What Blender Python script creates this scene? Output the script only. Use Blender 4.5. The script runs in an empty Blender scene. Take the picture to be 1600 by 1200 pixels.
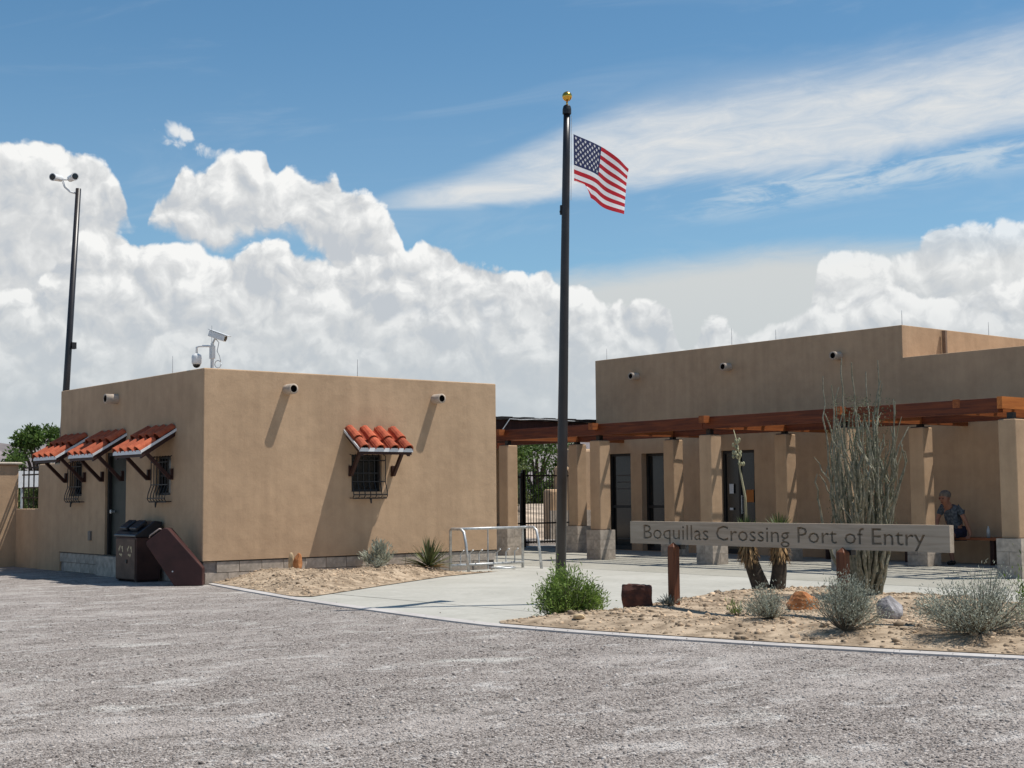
import bpy, bmesh, math, random
import numpy as np
from mathutils import Vector, Matrix
from mathutils.geometry import delaunay_2d_cdt
random.seed(7); RNG = np.random.default_rng(11)
R = math.radians
scene = bpy.context.scene
COL = scene.collection

# ------------------------------------------------------------------ camera
F_PX, PITCH, ROLL, YAW, EYE = 2175.5, 0.07922, -0.00874, 0.88644, 1.36
cam = bpy.data.cameras.new('camera'); cam.sensor_width = 36; cam.sensor_fit = 'HORIZONTAL'
cam.lens = 36 * F_PX / 1600; cam.clip_start = 0.1; cam.clip_end = 40000
co = bpy.data.objects.new('camera', cam); COL.objects.link(co)
rt = Vector((math.sin(YAW), -math.cos(YAW), 0)); fwh = Vector((math.cos(YAW), math.sin(YAW), 0)); up = Vector((0, 0, 1))
FW = fwh * math.cos(PITCH) + up * math.sin(PITCH); U0 = up * math.cos(PITCH) - fwh * math.sin(PITCH)
RT = rt * math.cos(ROLL) + U0 * math.sin(ROLL); UP = U0 * math.cos(ROLL) - rt * math.sin(ROLL)
m = Matrix((RT, UP, -FW)).transposed().to_4x4(); m.translation = Vector((0, 0, EYE))
co.matrix_world = m
scene.camera = co

# ------------------------------------------------------------------ sun, exposure
SUN = Vector((-0.37, 0.25, -1.0)).normalized()          # travel direction of the light
sl = bpy.data.lights.new('sun', 'SUN'); sl.energy = 5.0; sl.angle = R(0.53); sl.color = (1.0, 0.955, 0.88)
so = bpy.data.objects.new('sun', sl); COL.objects.link(so)
so.rotation_euler = SUN.to_track_quat('-Z', 'Y').to_euler(); so.location = (0, 0, 40)
scene.view_settings.view_transform = 'Standard'; scene.view_settings.look = 'None'
scene.view_settings.exposure = 0.0; scene.view_settings.gamma = 1.0
scene.view_settings.use_curve_mapping = False
SUN_EL = math.asin(-SUN.z); SUN_ROT = math.atan2(-SUN.x, -SUN.y)

# ------------------------------------------------------------------ node helpers
class NT:
    def __init__(s, tree): s.t = tree
    def n(s, typ, **kw):
        nd = s.t.nodes.new(typ)
        for k, v in kw.items(): setattr(nd, k, v)
        return nd
    def l(s, a, b): s.t.links.new(a, b)
    def put(s, sock, v):
        if isinstance(v, bpy.types.NodeSocket): s.l(v, sock)
        else: sock.default_value = v
    def m(s, op, a, b=0.0, c=0.0, clamp=False):
        nd = s.n('ShaderNodeMath', operation=op); nd.use_clamp = clamp
        for i, v in enumerate((a, b, c)): s.put(nd.inputs[i], v)
        return nd.outputs[0]
    def v(s, op, a, b=(0, 0, 0), scale=None):
        nd = s.n('ShaderNodeVectorMath', operation=op)
        s.put(nd.inputs[0], a); s.put(nd.inputs[1], b)
        if scale is not None: s.put(nd.inputs[3], scale)
        return nd.outputs['Value'] if op in ('DOT_PRODUCT', 'LENGTH') else nd.outputs[0]
    def xyz(s, x, y, z):
        nd = s.n('ShaderNodeCombineXYZ')
        for i, q in enumerate((x, y, z)): s.put(nd.inputs[i], q)
        return nd.outputs[0]
    def sstep(s, x, a, b):
        nd = s.n('ShaderNodeMapRange', interpolation_type='SMOOTHSTEP')
        s.put(nd.inputs[0], x); s.put(nd.inputs[1], a); s.put(nd.inputs[2], b)
        return nd.outputs[0]
    def mix(s, f, a, b, blend='MIX'):
        nd = s.n('ShaderNodeMix', data_type='RGBA', blend_type=blend)
        s.put(nd.inputs[0], f); s.put(nd.inputs[6], a); s.put(nd.inputs[7], b)
        return nd.outputs[2]
    def noise(s, vec, scale, detail=4, rough=0.55, dist=0.0, dim='3D'):
        nd = s.n('ShaderNodeTexNoise', noise_dimensions=dim)
        if vec is not None: s.l(vec, nd.inputs['Vector'])
        nd.inputs['Scale'].default_value = scale; nd.inputs['Detail'].default_value = detail
        nd.inputs['Roughness'].default_value = rough; nd.inputs['Distortion'].default_value = dist
        return nd.outputs['Fac']
    def voro(s, vec, scale, detail=0.0, rough=0.5, lac=2.0, out='Distance', feature='F1', dim='3D'):
        nd = s.n('ShaderNodeTexVoronoi', feature=feature, voronoi_dimensions=dim)
        if vec is not None: s.l(vec, nd.inputs['Vector'])
        nd.inputs['Scale'].default_value = scale
        nd.inputs['Detail'].default_value = detail; nd.inputs['Roughness'].default_value = rough
        nd.inputs['Lacunarity'].default_value = lac
        return nd.outputs[out]

def c4(c): return (c[0], c[1], c[2], 1.0)

# ------------------------------------------------------------------ sky: Nishita air plus cumulus and cirrus, all in azimuth / elevation
def build_sky():
    w = bpy.data.worlds.new('World'); scene.world = w; w.use_nodes = True
    t = NT(w.node_tree); w.node_tree.nodes.clear()
    out = t.n('ShaderNodeOutputWorld')
    sky = t.n('ShaderNodeTexSky', sky_type='NISHITA'); sky.sun_disc = False
    sky.sun_elevation = SUN_EL; sky.sun_rotation = SUN_ROT
    sky.altitude = 600; sky.air_density = 1.0; sky.dust_density = 0.6; sky.ozone_density = 2.5
    bg_sky = t.n('ShaderNodeBackground'); bg_sky.inputs[1].default_value = SKY_STRENGTH
    skyc = t.mix(1.0, sky.outputs[0], (0.91, 1.29, 1.34, 1), 'MULTIPLY')
    t.l(skyc, bg_sky.inputs[0])
    bg_cl = t.n('ShaderNodeBackground'); bg_cl.inputs[1].default_value = 1.0
    mx = t.n('ShaderNodeMixShader')
    t.l(bg_sky.outputs[0], mx.inputs[1]); t.l(bg_cl.outputs[0], mx.inputs[2])
    # high above the frame (and below the horizon) only clear air: the cloud nodes are skipped there
    bg_hi = t.n('ShaderNodeBackground'); bg_hi.inputs[1].default_value = SKY_STRENGTH; t.l(skyc, bg_hi.inputs[0])
    mxh = t.n('ShaderNodeMixShader'); t.l(mx.outputs[0], mxh.inputs[1]); t.l(bg_hi.outputs[0], mxh.inputs[2]); t.l(mxh.outputs[0], out.inputs[0])
    tc = t.n('ShaderNodeTexCoord'); d = t.v('NORMALIZE', tc.outputs['Generated'])
    K = 2175.0
    r_ = t.v('DOT_PRODUCT', d, tuple(rt)); f_ = t.v('DOT_PRODUCT', d, tuple(fwh))
    sep = t.n('ShaderNodeSeparateXYZ'); t.l(d, sep.inputs[0])
    U = t.m('MULTIPLY', t.m('ARCTAN2', r_, f_), K)
    V = t.m('MULTIPLY', t.m('ARCSINE', sep.outputs[2]), K)
    t.put(mxh.inputs[0], t.m('GREATER_THAN', t.m('ABSOLUTE', t.m('SUBTRACT', V, 395.0)), 415.0))
    fade = t.m('SUBTRACT', 1.0, t.sstep(V, 765.0, 808.0))

    def curve(pts, vmax=800.0, bank=False):
        """height profile over azimuth; pts are (column, row) read off the photograph, turned into angles"""
        nd = t.n('ShaderNodeFloatCurve'); cm = nd.mapping; c = cm.curves[0]
        P = []
        for u, y in pts:
            a = math.atan((u - 800) / K) * K
            yy = y + 0.00874 * (u - 800)
            el = math.atan(math.tan(math.atan((600 - yy) / K) + PITCH) * math.cos(a / K)) * K
            P.append(((a + 1000) / 2000, min(max(el / vmax, 0), 1)))
        P.sort()
        P = [(0.0, min(P[0][1], 0.22) if bank else P[0][1])] + P + [(1.0, min(P[-1][1], 0.22) if bank else P[-1][1])]
        while len(c.points) < len(P): c.points.new(0.5, 0.5)
        for p, q in zip(c.points, P): p.location = q; p.handle_type = 'AUTO_CLAMPED'
        cm.use_clip = True; cm.update()
        x = t.m('DIVIDE', t.m('ADD', U, 1000.0), 2000.0, clamp=True)
        nd.inputs[0].default_value = 1.0
        t.l(x, nd.inputs[1])
        return t.m('MULTIPLY', nd.outputs[0], vmax)

    d2 = t.xyz(t.m('DIVIDE', U, K), t.m('DIVIDE', V, K), 0.0)
    wob = t.n('ShaderNodeTexNoise', noise_dimensions='2D'); t.l(d2, wob.inputs['Vector'])
    wob.inputs['Scale'].default_value = 26; wob.inputs['Detail'].default_value = 4
    wv = t.v('SCALE', t.v('SUBTRACT', wob.outputs['Color'], (0.5, 0.5, 0.5)), scale=0.021)
    def puff(off, du=0.0, dv=0.0, scale=15.0, oct_=4.0):
        """cauliflower bumps, roughly -1..1"""
        p = t.v('ADD', d2, (off[0] + du, off[1] + dv, 0.0))
        q = t.v('ADD', p, wv)
        a = t.voro(q, scale, oct_, 0.47, 2.3, dim='2D')
        return t.m('SUBTRACT', 1.0, t.m('MULTIPLY', a, 1.35))

    def layer(top, off, amp, scale, soft0, soft1, bottom=None, light=1.15, base=0.40, gl=-95.0):
        h0 = puff(off, scale=scale)
        h1 = puff(off, 0.0050, 0.0085, scale=scale)
        D = t.m('ADD', t.m('SUBTRACT', top, V), t.m('MULTIPLY', t.m('SUBTRACT', h0, 0.26), amp))
        mask = t.sstep(D, soft0, soft1)
        lit = t.m('SUBTRACT', h0, h1)
        lit = t.m('MULTIPLY', lit, 1.0)
        depth = t.m('MAXIMUM', D, 0.0)
        topglow = t.m('POWER', 2.718, t.m('DIVIDE', depth, gl))
        big = t.m('SUBTRACT', t.noise(t.v('ADD', d2, (off[1], off[2], 0.0)), 16.0, 4, 0.55, dim='2D'), 0.5)
        lit = t.m('MULTIPLY', lit, t.m('ADD', 0.40, t.m('MULTIPLY', 0.75, t.m('POWER', 2.718, t.m('DIVIDE', depth, -150.0)))))
        sh = t.m('ADD', t.m('ADD', base, t.m('MULTIPLY', topglow, 0.42)), t.m('MULTIPLY', lit, light))
        sh = t.m('ADD', sh, t.m('MULTIPLY', big, 0.62))
        if bottom is not None:
            Bd = t.m('ADD', t.m('SUBTRACT', V, bottom), t.m('MULTIPLY', t.m('SUBTRACT', h0, 0.3), 55.0))
            mask = t.m('MULTIPLY', mask, t.sstep(Bd, -16.0, 22.0))
            sh = t.m('SUBTRACT', sh, t.m('MULTIPLY', t.m('POWER', 2.718, t.m('DIVIDE', t.m('MAXIMUM', Bd, 0.0), -48.0)), 0.34))
        ramp = t.n('ShaderNodeValToRGB'); e = ramp.color_ramp.elements
        e[0].position = 0.10; e[0].color = (0.55, 0.585, 0.625, 1)
        e[1].position = 1.0; e[1].color = (0.93, 0.93, 0.915, 1)
        x = e.new(0.45); x.color = (0.665, 0.68, 0.69, 1)
        x = e.new(0.75); x.color = (0.79, 0.80, 0.80, 1)
        t.put(ramp.inputs[0], t.m('MINIMUM', t.m('MAXIMUM', sh, 0.0), 1.0))
        return mask, ramp.outputs[0]

    # far, high towers
    top1 = curve([(-60, 215), (0, 214), (60, 212), (110, 222), (150, 245), (180, 285), (196, 322), (210, 345), (222, 338), (240, 300),
                  (262, 285), (272, 262), (282, 250), (300, 262), (318, 258), (345, 236), (372, 226), (405, 228), (418, 250), (430, 272), (440, 256), (455, 246), (480, 256),
                  (522, 264), (535, 284), (565, 300), (600, 322), (622, 352), (640, 400), (660, 470), (700, 560), (900, 600), (1080, 600), (1150, 550), (1200, 505),
                  (1255, 488), (1280, 430), (1305, 385), (1350, 368), (1400, 376), (1440, 366), (1470, 346), (1500, 354), (1555, 346), (1585, 325), (1640, 330), (1700, 360)], bank=True)
    bot1 = curve([(-60, 700), (100, 690), (140, 520), (172, 420), (200, 378), (260, 386), (330, 398), (400, 400), (470, 420), (520, 470), (580, 600), (700, 700), (1100, 700), (1700, 700)])
    m1, col1 = layer(top1, (3.1, 1.7, 0.4), 28.0, 19.0, -3.0, 9.0, bottom=bot1)
    m1 = t.m('MULTIPLY', m1, t.m('SUBTRACT', 1.0, t.m('MULTIPLY', t.sstep(U, 300.0, 420.0), 0.22)))
    # nearer bank
    top2 = curve([(-60, 470), (0, 455), (60, 420), (110, 372), (140, 362), (175, 352), (205, 368), (250, 372), (300, 372), (330, 384), (360, 392), (392, 372), (425, 366), (470, 392), (520, 392),
                  (560, 380), (610, 392), (640, 398), (648, 380), (670, 371), (705, 371), (720, 392), (745, 398), (790, 420), (820, 425), (850, 412), (880, 440), (910, 440),
                  (945, 466), (985, 456), (1020, 464), (1045, 482), (1062, 520), (1075, 540), (1100, 508), (1130, 494), (1152, 506), (1185, 524), (1200, 508),
                  (1240, 498), (1300, 470), (1380, 440), (1450, 450), (1520, 440), (1600, 430), (1700, 440)], bank=True)
    m2, col2 = layer(top2, (1.3, 6.7, 2.2), 26.0, 21.0, -3.0, 8.0, base=0.36, gl=-70.0)
    # lowest, hazier bank in front
    top2b = curve([(-60, 500), (0, 492), (50, 482), (90, 492), (140, 520), (200, 498), (240, 484), (290, 488), (340, 510), (400, 506), (450, 530), (500, 520), (540, 530), (590, 505), (640, 468), (680, 462), (705, 478), (730, 500),
                   (780, 470), (820, 478), (860, 500), (900, 505), (960, 520), (1020, 540), (1100, 560), (1200, 540), (1260, 470), (1330, 452), (1400, 440), (1460, 470), (1520, 450), (1580, 470), (1700, 470)], bank=True)
    m2b, col2b = layer(top2b, (7.3, 2.7, 4.2), 34.0, 26.0, -6.0, 24.0, base=0.30, gl=-55.0)
    # small scrap of cloud above the towers
    uu = t.m('ADD', U, 500.0); vv = t.m('SUBTRACT', V, 543.0)
    ra = t.m('DIVIDE', t.m('ADD', t.m('MULTIPLY', uu, 0.88), t.m('MULTIPLY', vv, -0.47)), 62.0)
    rb = t.m('DIVIDE', t.m('ADD', t.m('MULTIPLY', uu, 0.47), t.m('MULTIPLY', vv, 0.88)), 24.0)
    rr = t.m('SQRT', t.m('ADD', t.m('MULTIPLY', ra, ra), t.m('MULTIPLY', rb, rb)))
    sc_n = puff((5.2, 2.2, 1.1), scale=24.0)
    m3 = t.sstep(t.m('ADD', t.m('MULTIPLY', t.m('SUBTRACT', 1.05, rr), 1.3), t.m('MULTIPLY', t.m('SUBTRACT', sc_n, 0.25), 1.2)), 0.0, 0.6)
    m3 = t.m('MULTIPLY', m3, 0.95)
    # cirrus: streaks along a gently rising direction
    sv = t.m('SUBTRACT', V, t.m('MULTIPLY', U, 0.16))
    streak = t.noise(t.xyz(t.m('MULTIPLY', t.m('ADD', U, t.m('MULTIPLY', sv, 1.2)), 0.0022), t.m('MULTIPLY', sv, 0.0125), 0.0), 1.0, 5, 0.62, 0.5, dim='2D')
    fine = t.noise(t.xyz(t.m('MULTIPLY', t.m('ADD', U, t.m('MULTIPLY', sv, 1.5)), 0.010), t.m('MULTIPLY', sv, 0.035), 0.0), 1.0, 5, 0.65, 0.4, dim='2D')
    lo = curve([(400, 330), (560, 328), (620, 326), (800, 318), (1000, 302), (1150, 286), (1300, 262), (1450, 238), (1600, 212), (1700, 200)])
    hi = curve([(400, 325), (560, 312), (640, 290), (750, 262), (850, 222), (950, 172), (1100, 125), (1300, 96), (1450, 72), (1600, 38), (1700, 20)])
    tri = t.m('DIVIDE', t.m('SUBTRACT', V, lo), t.m('MAXIMUM', t.m('SUBTRACT', hi, lo), 10.0))
    wig = t.m('MULTIPLY', t.m('SUBTRACT', streak, 0.5), 0.9)
    tri2 = t.m('ADD', tri, t.m('MULTIPLY', wig, 0.55))
    m4 = t.m('MULTIPLY', t.sstep(tri2, -0.08, 0.16), t.m('SUBTRACT', 1.0, t.sstep(tri2, 0.45, 1.22)))
    m4 = t.m('MULTIPLY', m4, t.sstep(U, -300.0, -60.0))
    m4 = t.m('MULTIPLY', m4, t.m('ADD', 0.80, t.m('MULTIPLY', t.m('SUBTRACT', fine, 0.5), 0.9)), clamp=True)
    # thin second band below it and faint veil elsewhere
    m4b = t.m('MULTIPLY', t.sstep(t.m('SUBTRACT', lo, V), -6.0, 14.0), t.m('SUBTRACT', 1.0, t.sstep(t.m('SUBTRACT', lo, V), 26.0, 66.0)))
    m4b = t.m('MULTIPLY', t.m('MULTIPLY', m4b, t.sstep(U, 150.0, 420.0)), t.sstep(t.m('ADD', fine, streak), 0.86, 1.25))
    m4b = t.m('MULTIPLY', m4b, 0.75)
    veil = t.m('MULTIPLY', t.sstep(streak, 0.50, 0.80), 0.12)
    veil = t.m('ADD', veil, t.m('MULTIPLY', t.sstep(V, 760.0, 380.0), 0.09))
    # soft grey stratus behind the right-hand clouds
    st = curve([(-60, 640), (500, 600), (700, 500), (800, 448), (880, 424), (960, 410), (1100, 393), (1250, 376), (1400, 372), (1700, 360)])
    m5 = t.m('MULTIPLY', t.sstep(t.m('ADD', t.m('SUBTRACT', st, V), t.m('MULTIPLY', t.m('SUBTRACT', fine, 0.5), 24.0)), -12.0, 46.0), 0.93)
    # low haze near the horizon
    m6 = t.m('MULTIPLY', t.m('SUBTRACT', 1.0, t.sstep(V, 40.0, 370.0)), 0.84)

    def over(base_m, base_c, mk, cc):
        """alpha-over: returns (mask, colour)"""
        nm = t.m('SUBTRACT', 1.0, t.m('MULTIPLY', t.m('SUBTRACT', 1.0, base_m), t.m('SUBTRACT', 1.0, mk)))
        f = t.m('DIVIDE', mk, t.m('MAXIMUM', nm, 0.001), clamp=True)
        return nm, t.mix(f, base_c, cc)
    M = t.m('MULTIPLY', veil, 1.0); C = (0.66, 0.72, 0.77, 1)
    M, C = over(M, C, m4b, (0.62, 0.70, 0.76, 1))
    M, C = over(M, C, m4, (0.735, 0.755, 0.765, 1))
    M, C = over(M, C, m5, (0.655, 0.668, 0.655, 1))
    M, C = over(M, C, m3, (0.82, 0.84, 0.85, 1))
    M, C = over(M, C, m1, col1)
    M, C = over(M, C, m2, col2)
    M, C = over(M, C, t.m('MULTIPLY', m2b, 0.72), col2b)
    M, C = over(M, C, m6, (0.50, 0.56, 0.60, 1))
    # below the horizon the world is only ground haze
    t.put(mx.inputs[0], t.m('MULTIPLY', M, fade)); t.put(bg_cl.inputs[0], C)
    w.cycles.sampling_method = 'MANUAL'; w.cycles.sample_map_resolution = 1024
SKY_STRENGTH = 0.085
build_sky()

# ------------------------------------------------------------------ materials
MATS = {}
def mat(name, col, rough=0.8, var=0.12, vscale=6.0, bump=0.0, bscale=60.0, metal=0.0, island=0.0, spec=0.35, transl=0.0, coord='Object', col2=None, sheen=0.0):
    if name in MATS: return MATS[name]
    M = bpy.data.materials.new(name); M.use_nodes = True; MATS[name] = M
    t = NT(M.node_tree); b = M.node_tree.nodes['Principled BSDF']
    tc = t.n('ShaderNodeTexCoord'); vec = tc.outputs[coord]
    n1 = t.noise(vec, vscale, 5, 0.6)
    a = tuple(max(0, x * (1 - var * 1.6)) for x in col); bb = tuple(min(1, x * (1 + var * 1.6)) for x in col) if col2 is None else col2
    f = t.sstep(n1, 0.28, 0.72)
    c = t.mix(f, c4(a), c4(bb))
    if island > 0:
        g = t.n('ShaderNodeNewGeometry')
        k = t.m('ADD', 1.0 - island, t.m('MULTIPLY', g.outputs['Random Per Island'], 2 * island))
        c = t.mix(1.0, c, t.xyz(k, k, k), 'MULTIPLY')
    t.l(c, b.inputs['Base Color'])
    b.inputs['Roughness'].default_value = rough; b.inputs['Metallic'].default_value = metal
    b.inputs['Specular IOR Level'].default_value = spec
    if bump > 0:
        bn = t.n('ShaderNodeBump'); bn.inputs['Strength'].default_value = bump; bn.inputs['Distance'].default_value = 0.01
        t.l(t.noise(vec, bscale, 6, 0.65), bn.inputs['Height']); t.l(bn.outputs[0], b.inputs['Normal'])
    if transl > 0:
        tr = t.n('ShaderNodeBsdfTranslucent'); t.l(c, tr.inputs['Color'])
        mx = t.n('ShaderNodeMixShader'); mx.inputs[0].default_value = transl
        o = [n for n in M.node_tree.nodes if n.type == 'OUTPUT_MATERIAL'][0]
        t.l(b.outputs[0], mx.inputs[1]); t.l(tr.outputs[0], mx.inputs[2]); t.l(mx.outputs[0], o.inputs[0])
    return M

def stucco_mat():
    M = bpy.data.materials.new('stucco'); M.use_nodes = True; MATS['stucco'] = M
    t = NT(M.node_tree); b = M.node_tree.nodes['Principled BSDF']
    vec = t.n('ShaderNodeTexCoord').outputs['Object']
    n1 = t.noise(vec, 0.9, 6, 0.62); n2 = t.noise(vec, 5.0, 5, 0.6)
    # rain streaks: noise stretched down the wall
    mp = t.n('ShaderNodeMapping'); mp.inputs['Scale'].default_value = (3.0, 3.0, 0.16); t.l(vec, mp.inputs[0])
    n3 = t.noise(mp.outputs[0], 1.6, 5, 0.6)
    f = t.m('ADD', t.m('ADD', t.m('MULTIPLY', n1, 0.45), t.m('MULTIPLY', n2, 0.25)), t.m('MULTIPLY', n3, 0.30))
    c = t.mix(t.sstep(f, 0.32, 0.68), c4((0.415, 0.280, 0.176)), c4((0.555, 0.380, 0.240)))
    sp = t.noise(vec, 170, 2, 0.6)
    c = t.mix(t.m('MULTIPLY', t.sstep(sp, 0.5, 0.85), 0.25), c, c4((0.20, 0.14, 0.10)))
    t.l(c, b.inputs['Base Color']); b.inputs['Roughness'].default_value = 0.93; b.inputs['Specular IOR Level'].default_value = 0.15
    bn = t.n('ShaderNodeBump'); bn.inputs['Strength'].default_value = 0.35; bn.inputs['Distance'].default_value = 0.008
    hsum = t.m('ADD', t.noise(vec, 120, 4, 0.7), t.m('MULTIPLY', t.noise(vec, 5, 5, 0.55), 3.2))
    t.l(hsum, bn.inputs['Height']); t.l(bn.outputs[0], b.inputs['Normal'])
    return M
STUCCO = stucco_mat()

def gravel_mat(name='gravel', stones=False):
    M = bpy.data.materials.new(name); M.use_nodes = True; MATS[name] = M
    t = NT(M.node_tree); b = M.node_tree.nodes['Principled BSDF']
    vec = t.n('ShaderNodeTexCoord').outputs['Object']
    v1 = t.n('ShaderNodeTexVoronoi'); t.l(vec, v1.inputs['Vector']); v1.inputs['Scale'].default_value = 70
    s = t.n('ShaderNodeSeparateColor'); t.l(v1.outputs['Color'], s.inputs[0])
    ramp = t.n('ShaderNodeValToRGB'); e = ramp.color_ramp.elements
    e[0].position = 0; e[0].color = (0.108, 0.091, 0.082, 1); e[1].position = 1; e[1].color = (0.55, 0.495, 0.45, 1)
    for p, cc in ((0.3, (0.232, 0.198, 0.178)), (0.6, (0.336, 0.293, 0.264)), (0.85, (0.436, 0.386, 0.349))): x = e.new(p); x.color = c4(cc)
    t.l(t.n('ShaderNodeNewGeometry').outputs['Random Per Island'] if stones else s.outputs[0], ramp.inputs[0]); c = ramp.outputs[0]
    # wheel-worn dusty patches, dragged along the lot, and darker bare streaks
    mp = t.n('ShaderNodeMapping'); mp.inputs['Rotation'].default_value = (0, 0, R(-38)); mp.inputs['Scale'].default_value = (0.75, 1.35, 1); t.l(vec, mp.inputs[0])
    d1 = t.noise(mp.outputs[0], 0.55, 7, 0.62, 0.3); d2 = t.noise(mp.outputs[0], 1.5, 7, 0.68, 0.4)
    fine = t.noise(vec, 26, 4, 0.7)
    dust = t.sstep(t.m('ADD', t.m('ADD', t.m('MULTIPLY', d1, 0.55), t.m('MULTIPLY', d2, 0.5)), t.m('MULTIPLY', fine, 0.10)), 0.53, 0.72)
    c = t.mix(t.m('MULTIPLY', dust, 0.60), c, c4((0.53, 0.475, 0.435)))
    wp = t.sstep(t.m('ADD', t.m('MULTIPLY', t.noise(mp.outputs[0], 1.0, 7, 0.68, 0.5), 0.8), t.m('MULTIPLY', fine, 0.30)), 0.60, 0.76)
    c = t.mix(t.m('MULTIPLY', wp, 0.78), c, c4((0.70, 0.67, 0.615)))
    wp2 = t.sstep(t.m('ADD', t.m('MULTIPLY', t.noise(mp.outputs[0], 2.3, 7, 0.7, 0.8), 0.8), t.m('MULTIPLY', fine, 0.30)), 0.565, 0.74)
    c = t.mix(t.m('MULTIPLY', wp2, 0.75), c, c4((0.68, 0.64, 0.60)))
    dk = t.sstep(t.m('ADD', t.noise(mp.outputs[0], 2.6, 5, 0.65, 0.3), t.m('MULTIPLY', t.m('SUBTRACT', fine, 0.5), 0.25)), 0.56, 0.70)
    c = t.mix(t.m('MULTIPLY', dk, 0.55), c, c4((0.10, 0.085, 0.072)))
    t.l(c, b.inputs['Base Color']); b.inputs['Roughness'].default_value = 0.95; b.inputs['Specular IOR Level'].default_value = 0.1
    if stones: return M
    bn = t.n('ShaderNodeBump'); bn.inputs['Strength'].default_value = 1.0; bn.inputs['Distance'].default_value = 0.016
    hh = t.m('ADD', t.m('SUBTRACT', 1.0, v1.outputs['Distance']), t.m('MULTIPLY', t.noise(vec, 9, 5, 0.6), 1.0))
    t.l(hh, bn.inputs['Height']); t.l(bn.outputs[0], b.inputs['Normal'])
    return M

def concrete_mat(name, a, b2):
    M = bpy.data.materials.new(name); M.use_nodes = True; MATS[name] = M
    t = NT(M.node_tree); b = M.node_tree.nodes['Principled BSDF']
    vec = t.n('ShaderNodeTexCoord').outputs['Object']
    f = t.m('ADD', t.m('MULTIPLY', t.noise(vec, 0.7, 6, 0.65, 0.6), 0.6), t.m('MULTIPLY', t.noise(vec, 14, 5, 0.7), 0.4))
    c = t.mix(t.sstep(f, 0.36, 0.66), c4(a), c4(b2))
    st = t.sstep(t.noise(vec, 2.2, 6, 0.7, 0.8), 0.53, 0.74)
    c = t.mix(t.m('MULTIPLY', st, 0.42), c, c4(tuple(x * 0.62 for x in a)))
    t.l(c, b.inputs['Base Color']); b.inputs['Roughness'].default_value = 0.9; b.inputs['Specular IOR Level'].default_value = 0.2
    bn = t.n('ShaderNodeBump'); bn.inputs['Strength'].default_value = 0.25; bn.inputs['Distance'].default_value = 0.004
    t.l(t.noise(vec, 90, 4, 0.7), bn.inputs['Height']); t.l(bn.outputs[0], b.inputs['Normal'])
    return M

def wood_mat(name, a, b2, axis=1, rough=0.55, spec=0.3):
    M = bpy.data.materials.new(name); M.use_nodes = True; MATS[name] = M
    t = NT(M.node_tree); b = M.node_tree.nodes['Principled BSDF']
    vec = t.n('ShaderNodeTexCoord').outputs['Object']
    mp = t.n('ShaderNodeMapping'); sc = [16.0, 16.0, 16.0]; sc[axis] = 0.9; mp.inputs['Scale'].default_value = sc; t.l(vec, mp.inputs[0])
    g = t.noise(mp.outputs[0], 1.3, 6, 0.65, 0.6)
    c = t.mix(t.sstep(g, 0.30, 0.70), c4(a), c4(b2))
    t.l(c, b.inputs['Base Color']); b.inputs['Roughness'].default_value = rough; b.inputs['Specular IOR Level'].default_value = spec
    bn = t.n('ShaderNodeBump'); bn.inputs['Strength'].default_value = 0.3; bn.inputs['Distance'].default_value = 0.004
    t.l(g, bn.inputs['Height']); t.l(bn.outputs[0], b.inputs['Normal'])
    return M

GRAVEL = gravel_mat()
CONC = concrete_mat('pale_concrete', (0.372, 0.357, 0.312), (0.455, 0.437, 0.388))
CONC2 = concrete_mat('tan_concrete', (0.30, 0.285, 0.24), (0.375, 0.355, 0.305))
KERB = concrete_mat('kerb_concrete', (0.42, 0.385, 0.36), (0.53, 0.495, 0.47))
CMU = mat('grey_block', (0.41, 0.35, 0.29), 0.95, 0.16, 9, 0.6, 70)
CMU_D = mat('dark_block', (0.26, 0.225, 0.20), 0.95, 0.16, 9, 0.6, 70)
BEAM = wood_mat('stained_beam_wood', (0.070, 0.016, 0.007), (0.185, 0.044, 0.013), 1)
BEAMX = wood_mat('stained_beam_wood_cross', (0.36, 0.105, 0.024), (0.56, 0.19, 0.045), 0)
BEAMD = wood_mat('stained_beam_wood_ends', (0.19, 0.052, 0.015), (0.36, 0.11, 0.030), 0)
DKWOOD = wood_mat('dark_brown_wood', (0.030, 0.012, 0.010), (0.055, 0.022, 0.017), 2)
POSTWOOD = wood_mat('red_brown_post_wood', (0.075, 0.026, 0.014), (0.20, 0.068, 0.028), 2)
SIGNWOOD = wood_mat('weathered_sign_wood', (0.37, 0.295, 0.220), (0.49, 0.40, 0.31), 1, 0.85, 0.15)
LETTERSHADE = wood_mat('shaded_letter_wood', (0.275, 0.215, 0.160), (0.36, 0.295, 0.225), 1, 0.9, 0.1)  # sign wood darkened to paint the shade inside the carved letters
BENCHWOOD = wood_mat('bench_wood', (0.20, 0.065, 0.028), (0.32, 0.11, 0.045), 1)
LATH = mat('lath_sticks', (0.10, 0.07, 0.05), 0.9, 0.3, 8, island=0.35)
BLACK = mat('black_metal', (0.012, 0.011, 0.012), 0.45, 0.2, 6, spec=0.5)
BRONZE = mat('bronze_pole', (0.020, 0.016, 0.016), 0.38, 0.2, 3, spec=0.55)
GOLD = mat('gold_ball', (0.72, 0.42, 0.08), 0.22, 0.05, 6, metal=1.0)
GALV = mat('galvanised_steel', (0.52, 0.53, 0.53), 0.45, 0.14, 12, metal=0.55)
WHITE = mat('white_paint', (0.74, 0.74, 0.73), 0.45, 0.04, 8)
DRIP = mat('white_drip_metal', (0.72, 0.73, 0.74), 0.4, 0.05, 8)
TILE = mat('terracotta_tile', (0.30, 0.052, 0.024), 0.85, 0.0, 9, 0.6, 40, col2=(0.50, 0.125, 0.055))
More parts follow.
